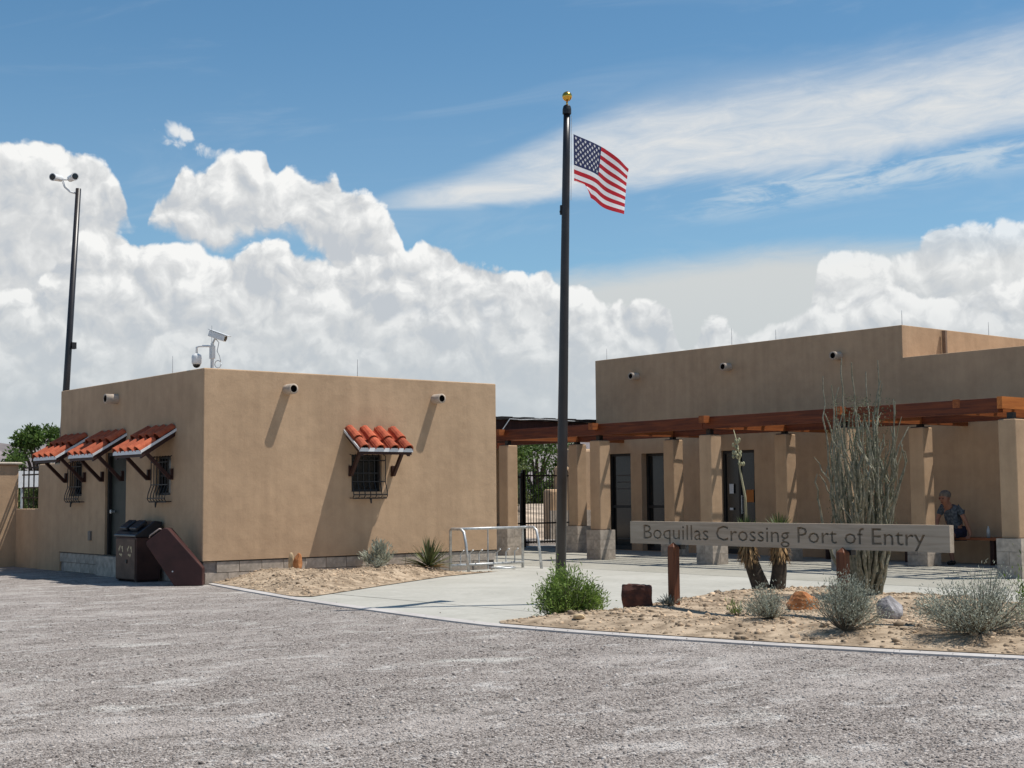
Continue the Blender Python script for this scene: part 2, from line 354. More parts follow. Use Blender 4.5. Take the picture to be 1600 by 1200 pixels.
def per_object(M, amp):
    t = NT(M.node_tree); b = M.node_tree.nodes['Principled BSDF']; src = b.inputs['Base Color'].links[0].from_socket
    k = t.m('ADD', 1.0 - amp, t.m('MULTIPLY', t.n('ShaderNodeObjectInfo').outputs['Random'], 2 * amp)); t.l(t.mix(1.0, src, t.xyz(k, k, k), 'MULTIPLY'), b.inputs['Base Color'])
per_object(TILE, 0.22); per_object(CMU, 0.10)
CLAY = mat('stucco_clay_pipe', (0.46, 0.37, 0.29), 0.9, 0.1, 12, 0.2, 80)
HOLE = mat('dark_hole', (0.012, 0.008, 0.007), 0.9, 0.1)
GLASS = mat('dark_glass', (0.010, 0.012, 0.013), 0.12, 0.1, 3, spec=0.5)
FRAME = mat('dark_frame', (0.022, 0.020, 0.020), 0.5, 0.15, 8)
DOORG = mat('dark_green_door', (0.028, 0.034, 0.028), 0.5, 0.15, 4)
BIN = mat('brown_steel', (0.058, 0.026, 0.020), 0.55, 0.22, 3, 0.15, 30)
BINRED = mat('dark_red_steel', (0.055, 0.019, 0.017), 0.5, 0.18, 3, 0.12, 30)
BINTAN = mat('tan_brown_steel', (0.125, 0.072, 0.048), 0.6, 0.18, 4, 0.12, 30)
BINTOP = mat('black_blue_lid', (0.014, 0.015, 0.020), 0.28, 0.2, 4, spec=0.6)
CREAM = mat('cream_paint', (0.62, 0.48, 0.28), 0.6, 0.15, 20)
NAVY = mat('flag_navy', (0.020, 0.028, 0.095), 0.8, 0.05, 10, transl=0.25)
FRED = mat('flag_red', (0.46, 0.010, 0.022), 0.8, 0.05, 10, transl=0.25)
FWHITE = mat('flag_white', (0.78, 0.78, 0.79), 0.8, 0.03, 10, transl=0.25)
REDROCK = mat('red_rock', (0.045, 0.020, 0.017), 0.85, 0.0, 5, 0.8, 16, col2=(0.19, 0.070, 0.045))
ORROCK = mat('orange_rock', (0.30, 0.105, 0.036), 0.9, 0.0, 5, 0.7, 20, col2=(0.55, 0.25, 0.10))
GREYROCK = mat('grey_rock', (0.155, 0.145, 0.15), 0.9, 0.0, 9, 0.8, 24, col2=(0.46, 0.44, 0.45))
PEBBLE = mat('tan_pebbles', (0.37, 0.27, 0.18), 0.95, 0.35, 3, island=0.45)
STONES = gravel_mat('lot_stones', True)
BEDSOIL = mat('tan_soil', (0.315, 0.225, 0.145), 0.97, 0.25, 5, 0.9, 45, col2=(0.50, 0.385, 0.27))
SAGE = mat('silver_sage_leaf', (0.38, 0.395, 0.315), 0.85, 0.12, 4, island=0.30, transl=0.2)
SAGESTEM = mat('grey_brown_stem', (0.17, 0.14, 0.105), 0.9, 0.2, 10)
GREENLEAF = mat('bright_green_leaf', (0.165, 0.245, 0.050), 0.6, 0.2, 4, island=0.40, transl=0.35)
TREELEAF = mat('tree_leaf', (0.075, 0.125, 0.026), 0.6, 0.25, 1.0, island=0.40, transl=0.3)
TREELEAF2 = mat('olive_leaf', (0.125, 0.155, 0.050), 0.6, 0.25, 1.0, island=0.40, transl=0.3)
YUCLEAF = mat('yucca_leaf', (0.090, 0.130, 0.038), 0.5, 0.2, 4, island=0.30, transl=0.2)
AGLEAF = mat('agave_leaf', (0.105, 0.125, 0.050), 0.5, 0.25, 4, island=0.35, transl=0.15)
DEADLEAF = mat('dead_leaf', (0.34, 0.215, 0.105), 0.9, 0.25, 6, island=0.40)
YUCTRUNK = mat('yucca_trunk', (0.060, 0.046, 0.034), 0.95, 0.3, 10, 0.8, 30)
BARK = mat('tree_bark', (0.085, 0.062, 0.045), 0.95, 0.25, 6, 0.8, 20)
OCOT = mat('ocotillo_cane', (0.125, 0.130, 0.088), 0.9, 0.0, 22, 0.9, 60, col2=(0.30, 0.275, 0.205), island=0.30)
FLOWER = mat('cream_flower', (0.40, 0.385, 0.235), 0.7, 0.1, 8, island=0.2, transl=0.2)
STALK = mat('pale_stalk', (0.40, 0.36, 0.22), 0.8, 0.15, 8)
SKIN = mat('skin', (0.34, 0.165, 0.11), 0.55, 0.06, 8)
HAIR = mat('grey_hair', (0.17, 0.15, 0.13), 0.8, 0.2, 30, 0.4, 90)
SHIRT = mat('dark_patterned_shirt', (0.030, 0.040, 0.058), 0.9, 0.0, 22, col2=(0.13, 0.16, 0.19))
SHORTS = mat('navy_shorts', (0.022, 0.022, 0.045), 0.9, 0.15, 10)
SHOE = mat('dark_shoe', (0.022, 0.018, 0.017), 0.7, 0.15, 10)
PAPER = mat('white_paper', (0.62, 0.63, 0.64), 0.7, 0.03)
ORANGE = mat('orange_print', (0.42, 0.145, 0.030), 0.6, 0.05)
HILL = mat('far_hill', (0.20, 0.17, 0.165), 0.95, 0.2, 0.004)
ROOFMEM = mat('roof_membrane', (0.42, 0.40, 0.37), 0.9, 0.1)

# ------------------------------------------------------------------ mesh helpers
def wloc(o):
    v = Vector((0, 0, 0))
    while o is not None: v += o.location; o = o.parent
    return v

class MB:
    """collects geometry in world coordinates and links it as one object"""
    def __init__(s): s.v = []; s.f = []; s.mi = []; s.cur = 0
    def add(s, vs, fs):
        k = len(s.v); s.v += [tuple(p) for p in vs]
        for f in fs: s.f.append(tuple(i + k for i in f)); s.mi.append(s.cur)
    def box(s, x0, y0, z0, x1, y1, z1):
        s.add([(x0, y0, z0), (x1, y0, z0), (x1, y1, z0), (x0, y1, z0), (x0, y0, z1), (x1, y0, z1), (x1, y1, z1), (x0, y1, z1)],
              [(3, 2, 1, 0), (4, 5, 6, 7), (0, 1, 5, 4), (1, 2, 6, 5), (2, 3, 7, 6), (3, 0, 4, 7)])
    def obox(s, o, a, b, c):
        """parallelepiped: corner o, edges a, b, c (right-handed)"""
        o, a, b, c = map(Vector, (o, a, b, c))
        s.add([o, o + a, o + a + b, o + b, o + c, o + a + c, o + a + b + c, o + b + c],
              [(3, 2, 1, 0), (4, 5, 6, 7), (0, 1, 5, 4), (1, 2, 6, 5), (2, 3, 7, 6), (3, 0, 4, 7)])
    def bar(s, p, q, w, h, upv=(0, 0, 1)):
        p, q = Vector(p), Vector(q); d = (q - p); side = d.cross(Vector(upv)).normalized(); u = side.cross(d).normalized()
        s.obox(p - side * w / 2 - u * h / 2, d, side * w * -1 * -1, u * h) if False else s._bar(p, d, side, u, w, h)
    def _bar(s, p, d, side, u, w, h):
        o = p + side * w / 2 - u * h / 2
        s.obox(o, d, -side * w, u * h)
    def tube(s, path, rad, n=8, caps=True):
        path = [Vector(p) for p in path]; N = len(path)
        if not hasattr(rad, '__len__'): rad = [rad] * N
        prev = None; vs = []
        for i, p in enumerate(path):
            d = (path[min(i + 1, N - 1)] - path[max(i - 1, 0)]).normalized()
            if prev is None:
                a = Vector((1, 0, 0)) if abs(d.x) < 0.8 else Vector((0, 1, 0)); a = (a - d * a.dot(d)).normalized()
            else: a = (prev - d * prev.dot(d)).normalized()
            prev = a; b = d.cross(a)
            for k in range(n):
                th = 2 * math.pi * k / n; vs.append(p + (a * math.cos(th) + b * math.sin(th)) * rad[i])
        fs = []
        for i in range(N - 1):
            for k in range(n):
                k2 = (k + 1) % n; fs.append((i * n + k, i * n + k2, (i + 1) * n + k2, (i + 1) * n + k))
        if caps: fs.append(tuple(range(n - 1, -1, -1))); fs.append(tuple((N - 1) * n + k for k in range(n)))
        s.add(vs, fs)
    def lathe(s, c, prof, n=16, axis=(0, 0, 1)):
        """prof: list of (radius, height) along axis from c"""
        ax = Vector(axis).normalized(); s.tube([Vector(c) + ax * h for r, h in prof], [max(r, 1e-4) for r, h in prof], n)
    def prism(s, poly, z0, z1):
        n = len(poly); vs = [(x, y, z0) for x, y in poly] + [(x, y, z1) for x, y in poly]
        s.add(vs, [tuple(range(n - 1, -1, -1)), tuple(range(n, 2 * n))] + [(i, (i + 1) % n, n + (i + 1) % n, n + i) for i in range(n)])
    def ball(s, c, r, nu=14, nv=8, sc=(1, 1, 1)):
        c = Vector(c); vs = []; fs = []
        for j in range(nv + 1):
            ph = math.pi * j / nv
            for i in range(nu):
                th = 2 * math.pi * i / nu
                vs.append(c + Vector((r * sc[0] * math.sin(ph) * math.cos(th), r * sc[1] * math.sin(ph) * math.sin(th), -r * sc[2] * math.cos(ph))))
        for j in range(nv):
            for i in range(nu):
                i2 = (i + 1) % nu; fs.append((j * nu + i, j * nu + i2, (j + 1) * nu + i2, (j + 1) * nu + i))
        s.add(vs, fs)
    def build(s, name, mats, parent=None, smooth=False, bevel=0.0, kind=None, loc=None, seg=2):
        if not isinstance(mats, (list, tuple)): mats = [mats]
        off = wloc(parent) if parent is not None else Vector((0, 0, 0))
        base = Vector(loc) if loc is not None else off
        me = bpy.data.meshes.new(name)
        me.from_pydata([tuple(Vector(p) - base) for p in s.v], [], s.f)
        for mm in mats: me.materials.append(mm)
        me.polygons.foreach_set('material_index', s.mi)
        if smooth: me.polygons.foreach_set('use_smooth', [True] * len(me.polygons))
        me.update()
        o = bpy.data.objects.new(name, me); COL.objects.link(o)
        if parent is not None: o.parent = parent
        o.location = base - off
        if bevel > 0:
            bm = bmesh.new(); bm.from_mesh(me); bmesh.ops.remove_doubles(bm, verts=bm.verts, dist=1e-4); bm.to_mesh(me); bm.free()
            bv = o.modifiers.new('bevel', 'BEVEL'); bv.width = bevel; bv.segments = seg; bv.limit_method = 'ANGLE'; bv.angle_limit = R(35)
        if kind: o['kind'] = kind
        return o

def np_mesh(name, V, F, mat_, parent=None, loc=None, kind=None, smooth=False):
    """V (n,3) world coords, F (m,k) with constant k"""
    off = wloc(parent) if parent is not None else Vector((0, 0, 0)); base = Vector(loc) if loc is not None else off
    V = np.asarray(V, dtype=np.float32) - np.array(base, dtype=np.float32); F = np.asarray(F, dtype=np.int32); k = F.shape[1]
    me = bpy.data.meshes.new(name); me.vertices.add(len(V)); me.loops.add(F.size); me.polygons.add(len(F))
    me.vertices.foreach_set('co', V.ravel()); me.loops.foreach_set('vertex_index', F.ravel())
    me.polygons.foreach_set('loop_start', np.arange(0, F.size, k, dtype=np.int32)); me.polygons.foreach_set('loop_total', np.full(len(F), k, dtype=np.int32))
    if smooth: me.polygons.foreach_set('use_smooth', np.ones(len(F), dtype=bool))
    me.materials.append(mat_); me.update(calc_edges=True); me.validate()
    o = bpy.data.objects.new(name, me); COL.objects.link(o)
    if parent is not None: o.parent = parent
    o.location = base - off
    if kind: o['kind'] = kind
    return o

def tag(o, label, cat, group=None):
    o['label'] = label; o['category'] = cat
    if group: o['group'] = group
    return o
def thing(name, label, cat, loc, group=None):
    o = bpy.data.objects.new(name, None); COL.objects.link(o); o.location = loc; o.empty_display_size = 0.2
    return tag(o, label, cat, group)
def piece(name, mesh, parent, wpos, rot=(0, 0, 0), scale=(1, 1, 1)):
    o = bpy.data.objects.new(name, mesh); COL.objects.link(o); o.parent = parent
    o.location = Vector(wpos) - wloc(parent); o.rotation_euler = rot; o.scale = scale
    return o
def shared(mb, name, mats, smooth=False):
    if not isinstance(mats, (list, tuple)): mats = [mats]
    me = bpy.data.meshes.new(name); me.from_pydata(mb.v, [], mb.f)
    for q in mats: me.materials.append(q)
    me.polygons.foreach_set('material_index', mb.mi)
    if smooth: me.polygons.foreach_set('use_smooth', [True] * len(me.polygons))
    me.update(); return me

def leaves(P, D, L, W, fold=0.0):
    """diamond leaves: base P, direction D (unit), length L, width W -> verts, quads"""
    P = np.asarray(P, float); D = np.asarray(D, float); n = len(P)
    D = D / (np.linalg.norm(D, axis=1, keepdims=True) + 1e-9)
    r = RNG.normal(size=(n, 3)); S = np.cross(D, r); S /= (np.linalg.norm(S, axis=1, keepdims=True) + 1e-9)
    L = np.broadcast_to(np.asarray(L, float), (n,))[:, None]; W = np.broadcast_to(np.asarray(W, float), (n,))[:, None]
    N = np.cross(S, D)
    mid = P + D * L * 0.45 + N * L * fold
    V = np.stack([P, mid + S * W * 0.5, P + D * L, mid - S * W * 0.5], 1).reshape(-1, 3)
    return V, np.arange(4 * n).reshape(-1, 4)

def blades(P, D, L, W, curve=0.0, roll=None):
    """stiff tapering blades with a keel: 5 verts, quads (as tris pairs)"""
    P = np.asarray(P, float); D = np.asarray(D, float); n = len(P)
    D = D / np.linalg.norm(D, axis=1, keepdims=True)
    Z = np.array([0, 0, 1.0]); S = np.cross(D, Z); S /= (np.linalg.norm(S, axis=1, keepdims=True) + 1e-9); N = np.cross(S, D)
    L = np.broadcast_to(np.asarray(L, float), (n,))[:, None]; W = np.broadcast_to(np.asarray(W, float), (n,))[:, None]
    rows = []
    for tt, ww in ((0.0, 0.7), (0.35, 1.0), (0.7, 0.62), (1.0, 0.03)):
        c = P + D * L * tt - Z * L * curve * tt * tt
        rows += [c - S * W * ww * 0.5 + N * W * 0.18 * ww, c - N * W * 0.10 * ww, c + S * W * ww * 0.5 + N * W * 0.18 * ww]
    V = np.stack(rows, 1).reshape(-1, 3); F = []
    base = np.arange(n)[:, None] * 12
    for r_ in range(3):
        for c_ in range(2):
            a = r_ * 3 + c_; F.append(base + np.array([[a, a + 1, a + 4, a + 3]]))
    return V, np.concatenate(F, 0)

ICO_V = None
def ico():
    global ICO_V, ICO_F
    if ICO_V is None:
        bm = bmesh.new(); bmesh.ops.create_icosphere(bm, subdivisions=1, radius=1.0)
        ICO_V = np.array([v.co[:] for v in bm.verts]); ICO_F = np.array([[v.index for v in f.verts] for f in bm.faces]); bm.free()
    return ICO_V, ICO_F
def scatter_stones(name, XY, Z, S, mat_, flat=0.6):
    v, f = ico(); n = len(XY)
    sc = S[:, None] * np.stack([RNG.uniform(0.7, 1.3, n), RNG.uniform(0.7, 1.3, n), RNG.uniform(0.45, 0.9, n) * flat / 0.6], 1)
    jit = 1 + RNG.uniform(-0.25, 0.25, (n, len(v), 1))
    th = RNG.uniform(0, 6.28, n); c, s_ = np.cos(th), np.sin(th)
    P = v[None] * jit * sc[:, None]
    X = P[..., 0] * c[:, None] - P[..., 1] * s_[:, None]; Y = P[..., 0] * s_[:, None] + P[..., 1] * c[:, None]
    tl = RNG.normal(0, 0.35, n)[:, None]; Zz = P[..., 2] + X * tl * 0.5
    V = np.stack([X + XY[:, 0:1], Y + XY[:, 1:2], Zz + Z[:, None]], -1).reshape(-1, 3)
    F = (f[None] + (np.arange(n) * len(v))[:, None, None]).reshape(-1, 3)
    return np_mesh(name, V, F, mat_, kind='stuff')

def in_poly(P, poly):
    x, y = P[:, 0], P[:, 1]; ins = np.zeros(len(P), bool); n = len(poly)
    for i in range(n):
        x0, y0 = poly[i]; x1, y1 = poly[(i + 1) % n]
        c = ((y0 > y) != (y1 > y)) & (x < (x1 - x0) * (y - y0) / (y1 - y0 + 1e-12) + x0); ins ^= c
    return ins
def edge_dist(P, poly):
    d = np.full(len(P), 1e9); n = len(poly)
    for i in range(n):
        a = np.array(poly[i]); b = np.array(poly[(i + 1) % n]); ab = b - a
        tt = np.clip(((P - a) @ ab) / (ab @ ab), 0, 1); d = np.minimum(d, np.linalg.norm(P - a - tt[:, None] * ab, axis=1))
    return d

# ------------------------------------------------------------------ ground
g = MB(); g.add([(-9000, -9000, 0), (9000, -9000, 0), (9000, 9000, 0), (-9000, 9000, 0)], [(0, 1, 2, 3)])
g.build('gravel_lot', GRAVEL, kind='structure')

EDGE = [(10.14, 19.96), (9.78, 18.2), (9.45, 16.28), (9.27, 14.79), (9.12, 13.28), (9.02, 12.16), (8.99, 11.5), (9.06, 10.9), (9.14, 10.28), (9.30, 9.5), (9.62, 8.21), (9.95, 7.1), (10.32, 6.1), (10.95, 4.5), (11.9, 2.4), (13.2, 0.0), (15, -3)]
PL_Z = 0.022
pz = MB()
poly = [(x + 0.10, y) for x, y in EDGE] + [(16.88, -3), (16.88, 24.6), (15.93, 24.6), (15.93, 19.955), (10.2, 19.955)]
pz.prism(poly, -0.05, PL_Z); pz.build('concrete_plaza', CONC, kind='structure')
wk = MB()
for y0, y1 in ((-3.0, 8.58), (8.6, 14.78), (14.8, 20.98), (21.0, 27.2)): wk.box(16.9, y0, -0.05, 22.99, y1 - 0.0, PL_Z + 0.001)
wk.build('porch_pavement', CONC2, kind='structure')
wk2 = MB(); wk2.box(15.95, 24.62, -0.05, 16.885, 27.2, PL_Z); wk2.box(16.9, 27.215, -0.05, 27.0, 27.9, PL_Z - 0.003); wk2.build('gate_pavement', CONC, kind='structure')
kb = MB(); W = 0.11
for i in range(len(EDGE) - 1):
    (x0, y0), (x1, y1) = EDGE[i], EDGE[i + 1]
    kb.add([(x0, y0, -0.05), (x0 + W, y0, -0.05), (x1 + W, y1, -0.05), (x1, y1, -0.05), (x0, y0, 0.016), (x0 + W, y0, 0.027), (x1 + W, y1, 0.027), (x1, y1, 0.016)],
           [(0, 1, 5, 4), (1, 2, 6, 5), (2, 3, 7, 6), (3, 0, 4, 7), (4, 5, 6, 7)])
kb.build('kerb', KERB, kind='structure')

def bed(name, poly, height, reach, step=0.16):
    P = np.array(poly); lo, hi = P.min(0), P.max(0)
    gx, gy = np.meshgrid(np.arange(lo[0], hi[0], step), np.arange(lo[1], hi[1], step)); G = np.stack([gx.ravel(), gy.ravel()], 1) + RNG.uniform(-0.05, 0.05, (gx.size, 2))
    G = G[in_poly(G, poly)]; G = G[edge_dist(G, poly) > 0.07]
    B = []
    for i in range(len(poly)):
        a, b = np.array(poly[i]), np.array(poly[(i + 1) % len(poly)]); n = max(1, int(np.linalg.norm(b - a) / step))
        for k in range(n): B.append(a + (b - a) * k / n)
    B = np.array(B); nb = len(B); pts = np.concatenate([B, G])
    vs, es, fs, *_ = delaunay_2d_cdt([Vector(p) for p in pts], [(i, (i + 1) % nb) for i in range(nb)], [list(range(nb))], 1, 1e-5)
    A = np.array([v[:] for v in vs]); d = edge_dist(A, poly)
    z = bed_z(A, poly, height, reach)
    me = bpy.data.meshes.new(name); me.from_pydata(np.column_stack([A, z]).tolist(), [], [tuple(f) for f in fs])
    bm = bmesh.new(); bm.from_mesh(me); bmesh.ops.recalc_face_normals(bm, faces=bm.faces)
    for f in bm.faces:
        if f.normal.z < 0: f.normal_flip()
    bm.to_mesh(me); bm.free()
    me.materials.append(BEDSOIL); me.polygons.foreach_set('use_smooth', [True] * len(me.polygons)); o = bpy.data.objects.new(name, me); COL.objects.link(o); o['kind'] = 'structure'
    return o
def bed_z(A, poly, height, reach):
    d = edge_dist(A, poly); s = np.clip(d / reach, 0, 1); s = s * s * (3 - 2 * s)
    lump = 0.5 + 0.25 * np.sin(A[:, 0] * 2.9 + 1.3 * np.sin(A[:, 1] * 1.7)) + 0.25 * np.sin(A[:, 1] * 3.7 + A[:, 0] * 1.1)
    return PL_Z + 0.010 + height * s * (0.55 + 0.55 * lump)
BED_L = [(10.28, 20.30), (9.90, 18.2), (9.58, 16.45), (9.75, 16.2), (11.77, 17.45), (13.75, 18.62), (15.30, 19.16), (14.7, 19.24), (14.5, 19.5), (14.5, 20.30)]
BED_R = [(9.12, 11.40), (9.28, 11.62), (9.62, 11.70), (10.3, 11.72), (11.1, 11.78), (12.77, 12.38), (13.7, 12.72), (14.48, 12.72), (15.2, 12.4), (15.44, 11.9), (15.4, 11.2), (15.18, 10.5), (15.1, 9.1), (15.2, 7.6), (15.4, 6.0), (15.5, 4.0), (14.5, 1.2),
         (12.05, 2.4), (11.08, 4.5), (10.45, 6.1), (10.08, 7.1), (9.75, 8.21), (9.43, 9.5), (9.27, 10.28), (9.19, 10.9)]
bed('planting_bed', BED_L, 0.19, 0.80); bed('planting_bed', BED_R, 0.11, 0.8)
LZ = lambda x, y: float(bed_z(np.array([[x, y]]), BED_L, 0.19, 0.80)[0])
RZ = lambda x, y: float(bed_z(np.array([[x, y]]), BED_R, 0.11, 0.8)[0])

def rand_in(poly, n):
    P = np.array(poly); lo, hi = P.min(0), P.max(0); out = np.zeros((0, 2))
    while len(out) < n:
        q = RNG.uniform(lo, hi, (n * 3, 2)); q = q[in_poly(q, poly)]; out = np.concatenate([out, q])
    return out[:n]
P = rand_in(BED_R, 11000); P = P[edge_dist(P, BED_R) > 0.03]; scatter_stones('bed_pebbles', P, bed_z(P, BED_R, 0.11, 0.8), np.clip(RNG.lognormal(-4.45, 0.55, len(P)), 0.005, 0.055), PEBBLE)
P = rand_in(BED_L, 4200); P = P[(edge_dist(P, BED_L) > 0.03) & (P[:, 1] < 20.02)]; scatter_stones('bed_pebbles', P, bed_z(P, BED_L, 0.19, 0.80), np.clip(RNG.lognormal(-4.75, 0.6, len(P)), 0.004, 0.045), PEBBLE)
# loose stones of the lot: dense near the camera, thinning with distance
def lot_stones():
    n = 90000
    r = 5.6 + 16.5 * (1 - np.sqrt(1 - RNG.uniform(0, 0.985, n))); a = YAW + RNG.uniform(-0.42, 0.42, n)
    P = np.stack([r * np.cos(a), r * np.sin(a)], 1)
    ex = np.interp(P[:, 1], [e[1] for e in EDGE][::-1], [e[0] for e in EDGE][::-1])
    spill = RNG.random(len(P)) < 0.10 * np.exp(-np.maximum(P[:, 0] - ex, 0) / 0.12)
    P = P[(P[:, 0] < ex - 0.02) | (spill & (P[:, 0] < ex + 0.6))]
    ex2 = np.interp(P[:, 1], [e[1] for e in EDGE][::-1], [e[0] for e in EDGE][::-1])
    return scatter_stones('lot_stones', P, np.where(P[:, 0] < ex2, 0.001, PL_Z + 0.004), np.clip(RNG.lognormal(-5.30, 0.45, len(P)), 0.0025, 0.018), STONES)
lot_stones()

# ------------------------------------------------------------------ far setting
hm = MB(); nH = 90; vs = []
for i in range(nH + 1):
    a = YAW - 1.1 + 2.2 * i / nH; h = 255 + 45 * math.sin(i * 0.33) + 35 * math.sin(i * 0.91 + 1) + 18 * math.sin(i * 2.3)
    for rr_, zz in ((5200, -5), (5900, h * 0.55 + 20 * math.sin(i * 1.7)), (6500, h), (7200, h * 0.5), (7900, -5)): vs.append((rr_ * math.cos(a), rr_ * math.sin(a), zz))
hm.add(vs, [(i * 5 + k, (i + 1) * 5 + k, (i + 1) * 5 + k + 1, i * 5 + k + 1) for i in range(nH) for k in range(4)])
hm.build('hills', HILL, smooth=True, kind='structure')

# ------------------------------------------------------------------ adobe volumes
def adobe(name, x0, x1, y0, y1, z0, z1, op, parent, bevel=0.07, step=None):
    """box with window openings; op = {'-x': [(a0,a1,z0,z1,depth)], '-y': [...]} ; a runs along the wall"""
    ys, zl = step if step else (y0 - 1, z1)
    Z = sorted({z0, z1, zl, *[z for w in op.values() for o in w for z in o[2:4]]})
    Xc = sorted({x0, x1, *[a for o in op.get('-y', []) for a in o[:2]]}); Yc = sorted({y0, y1, *([ys] if step else []), *[a for o in op.get('-x', []) for a in o[:2]]})
    b = MB()
    def wall(cuts, fixed, ax, holes, sgn, lo=-1e9, hi=1e9):
        for i in range(len(cuts) - 1):
            for j in range(len(Z) - 1):
                a, c, e, f = cuts[i], cuts[i + 1], Z[j], Z[j + 1]
                if e < lo - 1e-6 or f > hi + 1e-6 or (ax == 'x' and c <= ys + 1e-6 and f > zl + 1e-6): continue
                if any(o[0] - 1e-6 <= a and c <= o[1] + 1e-6 and o[2] - 1e-6 <= e and f <= o[3] + 1e-6 for o in holes): continue
                q = [(fixed, a, e), (fixed, c, e), (fixed, c, f), (fixed, a, f)] if ax == 'x' else [(a, fixed, e), (c, fixed, e), (c, fixed, f), (a, fixed, f)]
                if sgn: q = q[::-1]
                b.add(q, [(0, 1, 2, 3)])
        for (a0, a1, e, f, dp) in holes:
            def pt(a, d, z): return (fixed + d, a, z) if ax == 'x' else (a, fixed + d, z)
            for q in ([pt(a0, 0, e), pt(a1, 0, e), pt(a1, dp, e), pt(a0, dp, e)], [pt(a0, 0, f), pt(a0, dp, f), pt(a1, dp, f), pt(a1, 0, f)],
                      [pt(a0, 0, e), pt(a0, dp, e), pt(a0, dp, f), pt(a0, 0, f)], [pt(a1, 0, e), pt(a1, 0, f), pt(a1, dp, f), pt(a1, dp, e)]):
                b.add(q, [(0, 1, 2, 3)])
    wall(Yc, x0, 'x', op.get('-x', []), True); wall(Yc, x1, 'x', [], False)
    wall(Xc, y0, 'y', op.get('-y', []), False, hi=zl); wall(Xc, y1, 'y', [], True)
    if step: wall(Xc, ys, 'y', [], False, lo=zl)
    for i in range(len(Xc) - 1):
        for j in range(len(Yc) - 1):
            zt = zl if Yc[j + 1] <= ys + 1e-6 else z1
            b.add([(Xc[i], Yc[j], zt), (Xc[i + 1], Yc[j], zt), (Xc[i + 1], Yc[j + 1], zt), (Xc[i], Yc[j + 1], zt)], [(0, 1, 2, 3)])
    o = b.build(name, STUCCO, parent, bevel=bevel, seg=4, smooth=False)
    bm = bmesh.new(); bm.from_mesh(o.data); bmesh.ops.recalc_face_normals(bm, faces=bm.faces); bm.to_mesh(o.data); bm.free()
    return o

# a drain spout: clay tube with a dark bore (shared mesh, axis along -Y)
def tube_mesh(L, r, n=18, wall_=0.30):
    b = MB(); ri = r * (1 - wall_); vs = []
    for k in range(n):
        th = 2 * math.pi * k / n; c, s_ = math.cos(th), math.sin(th)
        vs += [(r * c, 0.02, r * s_), (r * c, -L, r * s_), (ri * c, -L, ri * s_), (ri * c, -L + 0.09, ri * s_)]
    fs = []; fb = []
    for k in range(n):
        a, c = k * 4, ((k + 1) % n) * 4
        fs += [(a, a + 1, c + 1, c), (a + 1, a + 2, c + 2, c + 1)]; fb.append((a + 2, a + 3, c + 3, c + 2))
    b.add(vs, fs); b.cur = 1; b.add(vs, fb); b.add(vs, [tuple(k * 4 + 3 for k in range(n))])
    return shared(b, 'roof_spout', [CLAY, HOLE], True)
SPOUT = tube_mesh(0.22, 0.085)
# barrel tile: half tube, slightly tapered, running down -Y of its own frame
def tile_mesh(cap=True):
    b = MB(); n = 7; L = 0.34; r0, r1 = (0.078, 0.098) if cap else (0.088, 0.072); vs = []
    for j, (yy, rr) in enumerate(((0.0, r0), (-L, r1))):
        for th_ in (0.0, 0.016):
            for k in range(n):
                th = math.pi * k / (n - 1); q = rr - th_
                vs.append((q * math.cos(th), yy, q * math.sin(th) * (1 if cap else -1)))
    fs = []
    o0, i0, o1, i1 = 0, n, 2 * n, 3 * n
    for k in range(n - 1):
        fs += [(o0 + k, o1 + k, o1 + k + 1, o0 + k + 1), (i0 + k, i0 + k + 1, i1 + k + 1, i1 + k), (o1 + k, i1 + k, i1 + k + 1, o1 + k + 1), (o0 + k, o0 + k + 1, i0 + k + 1, i0 + k)]
    fs += [(o0, i0, i1, o1), (o0 + n - 1, o1 + n - 1, i1 + n - 1, i0 + n - 1)]
    b.add(vs, fs); return shared(b, 'roof_tile', TILE, False)
CAP, PAN = tile_mesh(True), tile_mesh(False)

def local(o, u, n_):
    """frame on a wall: origin o, u along the wall, n_ outward"""
    o, u, n_ = Vector(o), Vector(u), Vector(n_)
    return lambda a, d, z: o + u * a + n_ * d + Vector((0, 0, z))

